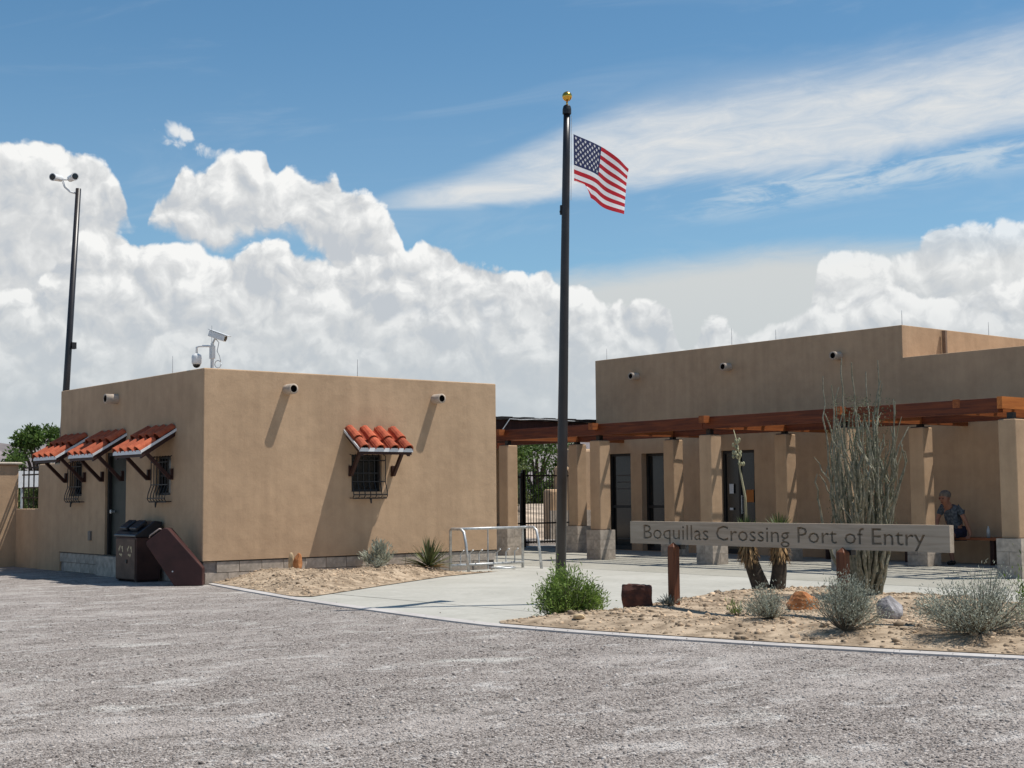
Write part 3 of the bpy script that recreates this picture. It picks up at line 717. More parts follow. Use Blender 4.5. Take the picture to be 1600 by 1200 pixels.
def awning(root, L, rot_z, width=1.06, z_hi=2.50, z_lo=2.17, D=0.47, arms=True):
    """tiled hood centred at a=0; L maps (along, out, z) to world"""
    h = width / 2; b = MB(); t_ = 0.035
    def slab(a0, a1, d0, d1, za, zb, thick):
        q = [L(a0, d0, za), L(a1, d0, za), L(a1, d1, zb), L(a0, d1, zb)]; dn = Vector((0, 0, -thick)); w = [p + dn for p in q]
        b.add(q + w, [(0, 1, 2, 3), (7, 6, 5, 4), (0, 4, 5, 1), (1, 5, 6, 2), (2, 6, 7, 3), (3, 7, 4, 0)])
    sl = (z_lo - z_hi) / D
    slab(-h, h, 0.0, D, z_hi - 0.05, z_lo - 0.05, t_)
    for a in (-h + 0.03, h - 0.09): slab(a, a + 0.06, 0.0, D - 0.02, z_hi - 0.05 - t_, z_lo - 0.05 - t_, 0.06)     # rafters
    slab(-h, h, D - 0.07, D - 0.015, z_lo - 0.085 - sl * 0.07, z_lo - 0.085 - sl * 0.015, 0.045)
    o = b.build('awning', DKWOOD, root)
    bm = bmesh.new(); bm.from_mesh(o.data); bmesh.ops.recalc_face_normals(bm, faces=bm.faces); bm.to_mesh(o.data); bm.free()
    b = MB()   # white drip edge round the three free sides
    slab(-h - 0.012, h + 0.012, D, D + 0.012, z_lo - 0.012, z_lo - 0.012, 0.062)
    slab(-h - 0.014, -h - 0.001, 0.0, D + 0.012, z_hi - 0.02, z_lo - 0.02, 0.045); slab(h + 0.001, h + 0.014, 0.0, D + 0.012, z_hi - 0.02, z_lo - 0.02, 0.045)
    e = b.build('drip_edge', DRIP, o)
    bm = bmesh.new(); bm.from_mesh(e.data); bmesh.ops.recalc_face_normals(bm, faces=bm.faces); bm.to_mesh(e.data); bm.free()
    pit = math.atan2(z_hi - z_lo, D); n = 4; sp = (width - 0.19) / (n - 1); Lt = math.hypot(D, z_hi - z_lo)
    for row in range(2):
        s0 = 0.0 if row == 0 else Lt - 0.325
        for k in range(n):
            a = -h + 0.095 + k * sp
            zz = z_hi - s0 * math.sin(pit) - 0.025 + (0.022 if row == 0 else 0.0)
            j = random.uniform(-0.014, 0.014)
            piece('roof_tile', CAP, o, L(a + j, s0 * math.cos(pit), zz), (pit, random.uniform(-0.03, 0.03), rot_z + random.uniform(-0.02, 0.02)))
            if k < n - 1: piece('roof_tile', PAN, o, L(a + sp / 2, s0 * math.cos(pit), zz + 0.035), (pit, 0, rot_z))
    for a in (-h + 0.10, h - 0.10):
        b = MB(); w = 0.05
        def stick(d0, z0, d1, z1, th):
            p, q = L(a, d0, z0), L(a, d1, z1); b.bar(p, q, w, th, (L(0, 0, 1) - L(0, 0, 0)) if abs(d1 - d0) > 0.02 else (L(0, 1, 0) - L(0, 0, 0)))
        stick(0.028, z_lo - 0.48, 0.028, z_lo - 0.30, 0.05)
        stick(0.05, z_lo - 0.46, D - 0.12, z_lo - 0.115 - sl * 0.12, 0.055)
        b.build('bracket', DKWOOD, o)
    return o

def grille_window(root, L, w=0.6, z0=1.42, z1=2.06, depth=0.12):
    """recessed dark window with a pot-bellied iron grille"""
    h = w / 2; b = MB()
    def bx(a0, a1, d0, d1, e0, e1):
        b.obox(L(a0, d0, e0), L(a1, d0, e0) - L(a0, d0, e0), L(a0, d1, e0) - L(a0, d0, e0), Vector((0, 0, e1 - e0)))
    for a0, a1, e0, e1 in ((-h, -h + 0.04, z0, z1), (h - 0.04, h, z0, z1), (-h + 0.04, h - 0.04, z0, z0 + 0.04), (-h + 0.04, h - 0.04, z1 - 0.04, z1), (-h + 0.04, h - 0.04, (z0 + z1) / 2 - 0.015, (z0 + z1) / 2 + 0.015)):
        bx(a0, a1, -depth + 0.002, -depth + 0.05, e0, e1)
    o = b.build('window', FRAME, root)
    b = MB(); bx(-h + 0.001, h - 0.001, -depth - 0.02, -depth - 0.004, z0, z1); b.build('pane', GLASS, o)
    b = MB(); n = 7; gw = h + 0.035
    for k in range(n):
        a = -gw + 2 * gw * k / (n - 1)
        b.tube([L(a, 0.0, z1 + 0.0), L(a, 0.06, z1 - 0.02), L(a, 0.06, z0 + 0.16), L(a, 0.11, z0 + 0.02), L(a, 0.12, z0 - 0.07), L(a, 0.09, z0 - 0.105), L(a, -0.0, z0 - 0.105)], 0.0085, 5)
    for d, z in ((0.066, z1 - 0.10), (0.066, z0 + 0.17), (0.126, z0 - 0.05), (0.092, z0 - 0.112)): b.tube([L(-gw, d, z), L(gw, d, z)], 0.010, 5)
    b.tube([L(0, 0.12, z0 - 0.11), L(0, 0.13, z0 - 0.20)], [0.022, 0.012], 6)
    b.build('grille', BLACK, o)
    return o

# ------------------------------------------------------------------ left building
AX, AY, LX, LY, ZB, ZT = 10.044, 19.985, 5.88, 5.89, 0.365, 3.395
lb = thing('adobe_building', 'small flat roofed tan adobe building with tiled hoods over its barred windows', 'building', (AX + LX / 2, AY + LY / 2, 0))
winY = [(12.79, 13.40, 1.43, 2.06, 0.16)]
winX = [(21.12, 21.70, 1.40, 2.04, 0.16), (22.86, 23.74, ZB + 0.0, 2.16, 0.14), (24.80, 25.37, 1.40, 2.04, 0.16)]
adobe('stucco_wall', AX, AX + LX, AY, AY + LY, ZB, ZT, {'-x': winX, '-y': winY}, lb, 0.06)
fb = MB(); fb.box(AX + 0.045, AY + 0.045, -0.1, AX + LX - 0.045, AY + LY - 0.045, ZB - 0.001); fb.build('foundation', CMU_D, lb)
blk = MB(); blk.box(-0.195, -0.018, 0.004, 0.195, 0.03, 0.166); BLK = shared(blk, 'foundation_block', CMU)
ins = MB(); ins.box(-0.195, -0.024, 0.004, 0.195, 0.03, 0.020)
for row in range(2):
    n = int(LX / 0.4)
    for k in range(n + 1):
        x = AX + 0.06 + 0.2 + 0.4 * k - (0.2 if row else 0)
        if x + 0.19 < AX + LX and x - 0.19 > AX: piece('foundation_block', BLK, lb, (x, AY + 0.035, 0.005 + row * 0.172 + random.uniform(0, 0.002)))
    n = int(LY / 0.4)
    for k in range(n + 1):
        y = AY + 0.06 + 0.2 + 0.4 * k - (0.2 if row else 0)
        if y + 0.19 < AY + LY and y - 0.19 > AY: piece('foundation_block', BLK, lb, (AX + 0.035, y, 0.005 + row * 0.172 + random.uniform(0, 0.002)), (0, 0, -math.pi / 2))
wd = MB(); wd.box(AX + 0.012, AY + 0.012, ZB - 0.012, AX + LX - 0.012, AY + LY - 0.012, ZB + 0.004); wd.build('weep_screed', FRAME, lb)
# spouts
for (x, z) in ((11.54, 3.11), (14.53, 3.06)): piece('roof_spout', SPOUT, lb, (x, AY, z))
piece('roof_spout', SPOUT, lb, (AX, 23.28, 3.09), (0, 0, -math.pi / 2))
# fittings on the sunlit wall
Lw = local((13.10, AY, 0), (1, 0, 0), (0, -1, 0)); grille_window(lb, Lw, 0.61, 1.43, 2.06); awning(lb, local((13.18, AY, 0), (1, 0, 0), (0, -1, 0)), 0.0)
# fittings on the shaded wall: u runs along -Y so that u x n is consistent
for yc, win in ((21.41, True), (23.33, False), (25.0, True)):
    Lq = local((AX, yc, 0), (0, -1, 0), (-1, 0, 0))
    if win: grille_window(lb, Lq, 0.575, 1.40, 2.04)
    awning(lb, local((AX, yc + 0.06, 0), (0, -1, 0), (-1, 0, 0)), -math.pi / 2, D=0.60, z_lo=2.13)
b = MB(); b.box(AX + 0.10, 22.87, ZB + 0.001, AX + 0.135, 23.73, 2.15); dr = b.build('door', DOORG, lb)
b = MB(); b.box(AX + 0.04, 22.863, ZB + 0.002, AX + 0.098, 22.92, 2.157); b.box(AX + 0.04, 23.68, ZB + 0.002, AX + 0.098, 23.737, 2.157); b.box(AX + 0.04, 22.921, 2.10, AX + 0.098, 23.679, 2.157); b.build('frame', FRAME, dr)
b = MB(); b.lathe((AX + 0.098, 23.55, 1.12), [(0.02, 0), (0.02, 0.05), (0.035, 0.055), (0.035, 0.08), (0.01, 0.085)], 10, (-1, 0, 0)); b.build('handle', GALV, dr)
b = MB(); b.box(AX - 0.09, 22.8, 0.0, AX + 0.04, 23.9, ZB - 0.02); b.build('door_step', CMU, lb)
b = MB(); b.box(AX - 0.035, 24.31, 0.60, AX + 0.02, 24.42, 0.77); b.build('outlet_box', mat('outlet_grey', (0.22, 0.19, 0.16), 0.6), lb, bevel=0.008)
def rod(parent, x, y, z0, z1):
    b = MB(); b.tube([(x, y, z0 - 0.02), (x, y, z0 + 0.03)], 0.014, 6); b.tube([(x, y, z0 + 0.03), (x, y, z1)], [0.0075, 0.004], 5); b.build('lightning_rod', GALV, parent)
rod(lb, 13.07, AY + 0.25, ZT, 3.71); rod(lb, AX + 0.25, 21.62, ZT, 3.73); rod(lb, 10.29, AY + 0.22, ZT, 4.10)

# rooftop cameras on the corner
rc = thing('roof_camera_mount', 'white security camera mount with dome and bullet cameras on the adobe roof corner', 'security camera', (10.36, 20.32, ZT))
b = MB(); b.tube([(10.36, 20.32, ZT - 0.01), (10.36, 20.32, 3.83)], 0.028, 10); b.box(10.29, 20.25, ZT - 0.005, 10.43, 20.39, ZT + 0.02); b.box(10.325, 20.285, 3.58, 10.395, 20.355, 3.79); b.build('post', WHITE, rc)
b = MB(); b.tube([(10.36, 20.32, 3.77), (10.31, 20.36, 3.785), (10.20, 20.45, 3.785), (10.165, 20.478, 3.765), (10.165, 20.478, 3.66)], 0.018, 8); b.build('arm', WHITE, rc, smooth=True)
dm = MB(); dm.lathe((10.165, 20.478, 3.49), [(0.066, 0.0), (0.078, 0.02), (0.080, 0.12), (0.070, 0.155), (0.03, 0.175)], 16); dmo = dm.build('dome_camera', WHITE, rc, smooth=True)
b = MB(); b.ball((10.165, 20.478, 3.488), 0.062, 14, 8, (1, 1, 0.9)); b.build('dome_lens', GLASS, dmo, smooth=True)
d_ = Vector((0.52, -0.78, -0.34)).normalized(); c0 = Vector((10.335, 20.36, 3.995)); sd = d_.cross(up).normalized(); un = sd.cross(d_).normalized()
b = MB(); b.obox(c0 + sd * 0.052 - un * 0.05, d_ * 0.30, -sd * 0.104, un * 0.10); bc = b.build('bullet_camera', WHITE, rc, bevel=0.012)
b = MB(); b.obox(c0 + sd * 0.062 + un * 0.052 - d_ * 0.02, d_ * 0.37, -sd * 0.124, un * 0.012); b.build('sunshield', WHITE, bc)
b = MB(); b.lathe(c0 + d_ * 0.298, [(0.040, 0), (0.040, 0.008), (0.030, 0.010)], 14, d_); b.build('lens', GLASS, bc)
b = MB(); b.tube([(10.36, 20.32, 3.82), c0 + d_ * 0.12 - un * 0.05], 0.016, 8); b.build('bracket', GALV, rc)
b = MB(); pts = [(10.40, 20.28, 3.90), (10.44, 20.25, 3.84), (10.42, 20.27, 3.70), (10.45, 20.24, 3.62), (10.46, 20.23, 3.55)] + [(10.43 + 0.045 * math.cos(q) * 0.9, 20.26 - 0.03 * math.cos(q), 3.49 + 0.06 * math.sin(q)) for q in np.linspace(0.6, 6.6, 12)]
b.tube(pts, 0.007, 5); b.build('cable', GALV, rc, smooth=True)

# ------------------------------------------------------------------ right building
RX = 23.0; RZT, RZL = 4.60, 3.96
rb = thing('port_building', 'long tan adobe port building with stepped parapet behind the covered walkway', 'building', (28, 16, 0))
doors = [(23.78, 24.60, 0.03, 2.31, 0.18), (22.60, 23.42, 0.03, 2.29, 0.22), (19.97, 20.92, 0.03, 2.28, 0.12)]
adobe('stucco_wall', RX, RX + 13, 3.0, 24.97, -0.1, RZT, {'-x': [d for d in doors]}, rb, 0.06, step=(16.13, RZL))
b = MB(); b.box(24.30, 16.02, RZL, 24.36, 16.10, RZT - 0.03); b.build('downpipe', mat('tan_downpipe', (0.20, 0.14, 0.10), 0.7), rb)
for y in (23.51, 20.62, 17.64): piece('roof_spout', SPOUT, rb, (RX, y, 4.11), (0, 0, -math.pi / 2))
for x, y, z0, z1 in ((23.3, 24.87, RZT, 4.91), (23.3, 20.80, RZT, 5.01), (23.3, 19.54, RZT, 4.86), (23.3, 16.33, RZT, 4.93), (26.4, 16.35, RZT, 4.92)): rod(rb, x, y, z0, z1)
for i, (y0, y1, z0, z1, dp) in enumerate(doors):
    b = MB(); w = 0.06
    b.box(RX + dp - 0.06, y0, z0, RX + dp - 0.001, y0 + w, z1); b.box(RX + dp - 0.06, y1 - w, z0, RX + dp - 0.001, y1, z1); b.box(RX + dp - 0.06, y0 + w, z1 - w, RX + dp - 0.001, y1 - w, z1); b.box(RX + dp - 0.06, y0 + w, z0, RX + dp - 0.001, y1 - w, z0 + 0.10)
    if i == 2: b.box(RX + dp - 0.06, (y0 + y1) / 2 - 0.03, z0 + 0.10, RX + dp - 0.001, (y0 + y1) / 2 + 0.03, z1 - w)
    else: b.box(RX + dp - 0.06, y0 + w, 1.02, RX + dp - 0.001, y1 - w, 1.08)
    d = b.build('door', FRAME, rb)
    b = MB(); b.box(RX + dp - 0.03, y0 + 0.01, z0 + 0.01, RX + dp - 0.014, y1 - 0.01, z1 - 0.01); b.build('pane', GLASS, d)
    if i == 0:
        for z in (0.28, 1.46, 1.62, 1.78):
            b = MB(); b.box(RX + dp - 0.05, y0 + w, z, RX + dp - 0.031, y1 - 0.22, z + 0.028); b.build('rail', mat('grey_rail', (0.075, 0.065, 0.06), 0.5), d)
    if i == 2:
        b = MB(); b.box(RX + dp - 0.066, 20.62, 1.34, RX + dp - 0.062, 20.74, 1.55); b.build('white_notice', PAPER, d)
        b = MB(); b.box(RX + dp - 0.066, 20.64, 0.98, RX + dp - 0.062, 20.74, 1.03); b.build('small_notice', PAPER, d)
        b = MB(); b.box(RX + dp - 0.066, 20.05, 1.15, RX + dp - 0.062, 20.26, 1.42); b.build('orange_notice', ORANGE, d)
        b = MB(); b.tube([(RX + dp - 0.10, 20.36, 0.9), (RX + dp - 0.10, 20.36, 1.3)], 0.012, 6); b.tube([(RX + dp - 0.10, 20.36, 0.92), (RX + dp - 0.055, 20.36, 0.92)], 0.01, 6); b.tube([(RX + dp - 0.10, 20.36, 1.28), (RX + dp - 0.055, 20.36, 1.28)], 0.01, 6); b.build('handle', GALV, d)

# ------------------------------------------------------------------ covered walkway
cw = thing('covered_walkway', 'covered walkway of stained beams on stucco pillars in front of the port building', 'pergola', (20.5, 17.5, 0))
cbA = MB(); cbA.box(-0.208, -0.208, 0.004, -0.004, 0.208, 0.200); CBA = shared(cbA, 'concrete_block', CMU)
PX0, PX1 = 19.55, 21.60
def pillar(x, y, top):
    b = MB(); b.box(x - 0.15, y - 0.15, 0.625, x + 0.15, y + 0.15, top); p = b.build('pillar', STUCCO, cw, bevel=0.018)
    for c in range(3):
        for k in range(2):
            piece('concrete_block', CBA, p, (x, y, PL_Z + c * 0.2 + 0.001), (0, 0, (math.pi / 2 if c % 2 else 0) + math.pi * k))
    b = MB(); b.box(x - 0.19, y - 0.19, 0.02, x + 0.19, y + 0.19, 0.626); b.build('core', CMU_D, p)
    b = MB(); b.box(x - 0.05, y - 0.05, top, x + 0.05, y + 0.05, 2.56); b.box(x - 0.12, y - 0.12, top - 0.001, x + 0.12, y + 0.12, top + 0.014); b.build('steel_post', BLACK, p)
for y in (24.12, 21.12, 18.05, 14.92, 11.77): pillar(PX0, y, 2.45)
for y in (27.2, 24.1, 21.02, 17.95, 14.82, 11.68): pillar(PX1, y, 2.50)
BXF = 19.35
for y0, y1 in ((11.87, 18.045), (18.055, 24.9)): 
    b = MB(); b.box(BXF, y0, 2.56, BXF + 0.14, y1, 2.785); b.build('beam', BEAM, cw, bevel=0.006)
b = MB(); b.box(PX1 - 0.07, 11.3, 2.56, PX1 + 0.07, 27.6, 2.77); b.build('beam', BEAM, cw)
for y in (12.6, 14.80, 17.93, 21.0, 24.05):
    b = MB(); b.box(BXF - 0.16 if y > 13 else BXF - 0.003, y - 0.065, 2.665, BXF - 0.002, y + 0.065, 2.80)
    b.box(BXF + 0.142, y - 0.065, 2.56, PX1 - 0.072, y + 0.065, 2.70); b.box(PX1 + 0.072, y - 0.065, 2.56, RX - 0.01, y + 0.065, 2.70)
    b.build('cross_beam', BEAMD, cw)
b = MB(); b.box(BXF - 0.03, 11.78, 2.615, RX - 0.01, 11.868, 2.80); b.build('end_beam', BEAMX, cw)
for x in (19.9, 20.4, 20.9, 22.1, 22.6):
    b = MB(); b.box(x - 0.04, 11.88, 2.702, x + 0.04, 21.0, 2.742); b.build('purlin', DKWOOD, cw)
# open lath of sticks over the walkway
b = MB(); y = 11.92
while y < 21.0:
    j = lambda s_=0.012: random.uniform(-s_, s_)
    b.tube([(BXF + 0.16 + abs(j(0.02)), y + j(), 2.762), (20.6, y + j(0.03), 2.764 + j(0.004)), (21.8, y + j(0.03), 2.764 + j(0.004)), (RX - 0.02, y + j(), 2.763)], random.uniform(0.010, 0.019), 5)
    y += random.uniform(0.14, 0.30)
b.build('lath', LATH, cw, kind='stuff')
# breezeway roof between the two buildings: its edge runs from the left building to the port building's end wall
for y in (25.10, 26.0, 26.9, 27.8):
    b = MB(); b.box(17.2, y - 0.05, 2.80, 24.9, y + 0.05, 3.08); b.build('joist', DKWOOD, cw)
b = MB()
for k in range(24): b.box(17.1 + k * 0.33, 24.985, 3.085 + (0.012 if k % 2 else 0.0), 17.1 + k * 0.33 + 0.327, 28.1, 3.15 + (0.012 if k % 2 else 0.0))
b.build('roof_deck', FRAME, cw)
b = MB(); b.tube([(20.0, 24.92, 2.80), (20.25, 24.91, 3.10), (20.6, 24.92, 3.09), (21.2, 24.93, 3.12), (22.3, 24.95, 3.10)], 0.012, 6); b.build('conduit', GALV, cw)
b = MB(); b.box(19.62, 24.6, 2.40, 19.9, 27.6, 2.52); b.build('lintel', BEAM, cw)

bn_ = thing('bench', 'long red brown plank bench against the shaded wall under the walkway', 'bench', (22.66, 15.2, 0))
b = MB(); 
for k in range(3):
    bb_ = MB(); bb_.box(22.42 + k * 0.165, 11.9, 0.465, 22.42 + k * 0.165 + 0.15, 18.3, 0.51); bb_.build('plank', BENCHWOOD, bn_)
for y in (12.3, 14.0, 15.8, 17.66):
    bb_ = MB(); bb_.box(22.46, y - 0.04, PL_Z + 0.002, 22.54, y + 0.04, 0.464); bb_.box(22.80, y - 0.04, PL_Z + 0.002, 22.88, y + 0.04, 0.464); bb_.box(22.545, y - 0.03, 0.38, 22.795, y + 0.03, 0.462); bb_.build('leg', DKWOOD, bn_)
bt = MB(); bt.lathe((22.62, 14.16, 0.511), [(0.033, 0), (0.034, 0.11), (0.028, 0.15), (0.013, 0.18), (0.013, 0.205)], 12)
tag(bt.build('water_bottle', mat('bottle_plastic', (0.42, 0.45, 0.46), 0.15, 0.05, spec=0.6), smooth=True, loc=(22.62, 14.16, 0.511)), 'small pale bottle standing on the bench beside the seated person', 'bottle')

# ------------------------------------------------------------------ gate, compound walls
def picket_gate(name, label, x0, x1, y, z0, z1, n, rails):
    gt = thing(name, label, 'gate', ((x0 + x1) / 2, y, 0))
    b = MB(); bar = MB(); bar.tube([(0, 0, z0), (0, 0, z1)], 0.011, 5); BARM = shared(bar, 'picket', BLACK)
    for k in range(n):
        x = x0 + 0.08 + (x1 - x0 - 0.16) * k / (n - 1); piece('picket', BARM, gt, (x, y, 0))
    for z in rails:
        b = MB(); b.box(x0 + 0.03, y - 0.018, z - 0.02, x1 - 0.03, y + 0.018, z + 0.02); b.build('rail', BLACK, gt)
    for x in (x0, x1):
        b = MB(); b.box(x - 0.03, y - 0.03, 0, x + 0.03, y + 0.03, z1 - 0.03); b.build('post', BLACK, gt)
    return gt
gt = picket_gate('picket_gate', 'black metal picket gate in the gap between the two adobe buildings', 22.76, 24.38, 27.5, 0.10, 1.98, 17, (0.14, 0.62, 1.84))
b = MB(); b.box(22.745, 27.47, 0, 22.835, 27.53, 1.99); b.build('hinge_post', BLACK, gt)
picket_gate('picket_fence_panel', 'short black picket panel between the left stucco pillar and the gate', 21.98, 22.70, 27.5, 0.10, 1.93, 8, (0.14, 0.62, 1.80))
wl = thing('stepped_wall', 'tan stucco wall with rounded stepped top beyond the picket gate', 'wall', (26.5, 30, 0))
for (x0, x1, z) in ((25.75, 26.15, 1.5), (26.15, 26.55, 2.15), (26.55, 30.0, 2.66)):
    b = MB(); b.box(x0, 29.9, 0, x1, 30.25, z); b.build('wall_section', STUCCO, wl, bevel=0.08)
b = MB(); b.box(25.72, 29.85, 0, 30.0, 29.897, 0.9); b.build('plinth', CMU, wl)
ks = MB(); ks.box(16.0, 28.6, 0, 30, 28.75, 0.14); ks.box(16.0, 29.5, 0, 24.9, 29.62, 0.15); ks.build('road_kerb', KERB, kind='structure')
rd = MB(); rd.box(12, 28.76, -0.02, 60, 29.49, 0.006); rd.build('shaded_road', mat('road_shadow', (0.05, 0.05, 0.05), 0.9, 0.2), kind='structure')  # ground between the kerbs, coloured dark to stand in for a shadow
# pale stony bank beyond
bk = MB(); nb = 26; vs = []
for i in range(nb + 1):
    x = 15 + i * 1.4
    for yy, zz in ((31.0, 0.02), (33.5, 0.45 + 0.12 * math.sin(i * 1.3)), (36.5, 0.95 + 0.2 * math.sin(i * 0.8 + 1)), (41, 1.0), (46, -0.05)): vs.append((x, yy, zz))
bk.add(vs, [(i * 5 + k, (i + 1) * 5 + k, (i + 1) * 5 + k + 1, i * 5 + k + 1) for i in range(nb) for k in range(4)]); bk.build('stony_bank', mat('pale_bank', (0.42, 0.33, 0.25), 0.95, 0.3, 2.0, 0.8, 12), smooth=True, kind='structure')

lw = thing('compound_wall', 'tan stucco compound wall with a stepped low section left of the adobe building', 'wall', (10.2, 27.5, 0))
b = MB(); b.box(10.06, 25.88, -0.05, 10.36, 27.02, 2.03); b.build('wall_section', STUCCO, lw, bevel=0.03)
b = MB(); b.box(10.07, 27.02, -0.05, 10.35, 28.25, 1.16); b.build('low_section', STUCCO, lw, bevel=0.02)
b = MB(); b.box(8.4, 28.26, -0.05, 10.13, 28.56, 2.05); b.build('end_section', STUCCO, lw, bevel=0.03)
b = MB(); b.box(8.36, 28.20, 2.052, 10.18, 28.62, 2.10); b.build('cap', mat('pale_cap', (0.55, 0.47, 0.38), 0.9), lw, bevel=0.02)
fs = thing('metal_fence_panel', 'dark metal fence panel on the low section of the compound wall', 'fence', (10.2, 27.6, 1.16))
for y in (27.08, 27.34, 27.62, 27.90, 28.18):
    b = MB(); r_ = 0.03 if y in (27.08,) else 0.011; b.box(10.2 - r_, y - r_, 1.162, 10.2 + r_, y + r_, 2.02); b.build('post' if r_ > 0.02 else 'picket', BLACK, fs)
for z in (1.38, 1.58, 1.84, 1.98):
    b = MB(); b.box(10.185, 27.12, z - 0.014, 10.215, 28.24, z + 0.014); b.build('rail', BLACK, fs)
wp = thing('white_sign', 'white sign board glimpsed through the fence beyond the compound wall', 'sign', (12.2, 33.0, 0))
b = MB(); b.box(11.75, 33.0, 1.62, 12.75, 33.03, 2.02); b.build('board', WHITE, wp)
b = MB(); b.box(11.9, 33.032, 0, 11.96, 33.08, 2.0); b.build('leg', GALV, wp); b = MB(); b.box(12.5, 33.032, 0, 12.56, 33.08, 2.0); b.build('leg', GALV, wp)

# ------------------------------------------------------------------ flagpole and flag
FB = Vector((11.3, 12.95, RZ(11.3, 12.3))); FT = Vector((11.3, 12.72, 6.17)); fdir = (FT - FB).normalized()
fp = thing('flagpole', 'tall dark bronze flagpole with a gold ball on top', 'flagpole', FB)
b = MB(); b.tube([FB + fdir * q for q in (0, 2, 4, 5.4, (FT - FB).length - 0.10)], [0.066, 0.062, 0.053, 0.046, 0.042], 18); b.build('shaft', BRONZE, fp, smooth=True)
b = MB(); b.lathe(FT - fdir * 0.10, [(0.040, 0), (0.055, 0.002), (0.055, 0.06), (0.046, 0.10), (0.03, 0.115)], 16, fdir); b.build('truck', BLACK, fp, smooth=False)
b = MB(); b.tube([FT + fdir * 0.0, FT + fdir * 0.07], 0.012, 8); b.ball(FT + fdir * 0.125, 0.062, 20, 12); b.build('ball', GOLD, fp, smooth=True)
side = (rt * 0.55 + fwh * -0.2).normalized()
b = MB(); b.bar(FB + fdir * 4.72 - rt * 0.05, FB + fdir * 4.84 - rt * 0.05, 0.03, 0.03, (0, 1, 0)); b.tube([FB + fdir * 4.76 - rt * 0.05, FB + fdir * 4.76 - rt * 0.075], 0.012, 6); b.build('cleat', BLACK, fp)
b = MB(); b.tube([FT + rt * 0.058 - fdir * 0.12, FB + rt * 0.066 + fdir * 4.9], 0.004, 4); b.build('halyard', WHITE, fp)

def make_flag():
    H, Lf = 0.72, 1.40
    base = FB + fdir * ((5.84 - FB.z) / fdir.z) + rt * 0.085; base.z = 5.82
    ux = Vector((0.86, 0.12, 0)).normalized()          # flies away from the camera and to the right
    ux = (rt * 0.60 + fwh * 0.80).normalized()
    nrm = ux.cross(up).normalized()
    nu, nv = 78, 65
    def pos(s, q):
        """s 0..1 along the fly, q 0..1 down the hoist"""
        k2 = 0.62 * s + 0.38 * s * s if s < 0.6 else 0.509 + (s - 0.6) * 1.2275
        x = s * Lf; z = -q * H - 0.17 * k2 + 0.06 * q * s * s
        wave = 0.055 * math.sin(4.6 * s + 1.4 * q) * min(1, s * 2.2) + 0.022 * math.sin(10 * s - 2.4 * q + 0.5) * s
        x -= 0.26 * q * s
        # the hoist end of the lower edge folds up behind itself
        c = max(0.0, q - 0.82) / 0.18; k = max(0.0, min(1.0, (0.30 - s) / 0.16))
        z += 0.125 * c * k; wave += 0.05 * c * k
        return base + ux * x + nrm * wave + Vector((0, 0, z))
    b = MB(); vs = [pos(i / nu, j / nv) for j in range(nv + 1) for i in range(nu + 1)]
    b.v = [tuple(p) for p in vs]
    for j in range(nv):
        for i in range(nu):
            stripe = int(j / (nv / 13)); can = stripe < 7 and i < nu * 0.4
            b.f.append((j * (nu + 1) + i, j * (nu + 1) + i + 1, (j + 1) * (nu + 1) + i + 1, (j + 1) * (nu + 1) + i)); b.mi.append(2 if can else (0 if stripe % 2 == 0 else 1))
    fl = thing('flag', 'red white and blue star spangled flag flying from the dark flagpole', 'flag', base)
    cl = b.build('cloth', [FRED, FWHITE, NAVY], fl, smooth=True)
    st = MB(); r = 0.026
    for row in range(9):
        cols = 6 if row % 2 == 0 else 5
        for c in range(cols):
            sx = 0.4 * ((2 * c + 1 + (row % 2)) / 12.0); qy = (7 / 13) * ((row + 1) / 10.0)
            for off in (0.004, -0.004):
                e = 2e-2; p0 = pos(sx, qy); du = (pos(sx + e, qy) - p0) / (e * Lf); dv = (pos(sx, qy + e) - p0) / (e * H); nn = du.cross(dv).normalized()
                pts = []
                for k in range(10):
                    th = math.pi / 2 + k * math.pi / 5; rr_ = r if k % 2 == 0 else r * 0.40
                    pts.append(p0 + du * (rr_ * math.cos(th)) - dv * (rr_ * math.sin(th)) + nn * off)
                st.add([p0 + nn * off] + pts, [(0, 1 + k, 1 + (k + 1) % 10) for k in range(10)])
    st.build('stars', FWHITE, cl)
make_flag()

# ------------------------------------------------------------------ camera pole behind the left building
cp = thing('camera_pole', 'tall dark pole carrying two white cameras behind the adobe building', 'camera pole', (11.2, 29.0, 0))
p0, p1 = Vector((11.20, 29.0, 0)), Vector((11.565, 29.0, 8.06))
b = MB(); b.tube([p0, p0.lerp(p1, 0.5), p1], [0.085, 0.07, 0.058], 14); b.build('pole', BRONZE, cp, smooth=True)
q = p0.lerp(p1, 0.575); b = MB(); b.box(q.x + 0.03, q.y - 0.1, q.z - 0.08, q.x + 0.13, q.y + 0.02, q.z + 0.06); b.build('junction_box', BLACK, cp)
b = MB(); b.tube([p1 + Vector((0, 0, -0.12)), p1 - rt * 0.18 + Vector((0, 0, -0.07)), p1 - rt * 0.30 + Vector((0, 0, 0.04)), p1 - rt * 0.345 + Vector((0, 0, 0.17))], 0.022, 8); b.tube([p1 - rt * 0.46 + up * 0.20, p1 - rt * 0.12 + up * 0.20], 0.018, 8); b.build('arm', WHITE, cp, smooth=True)
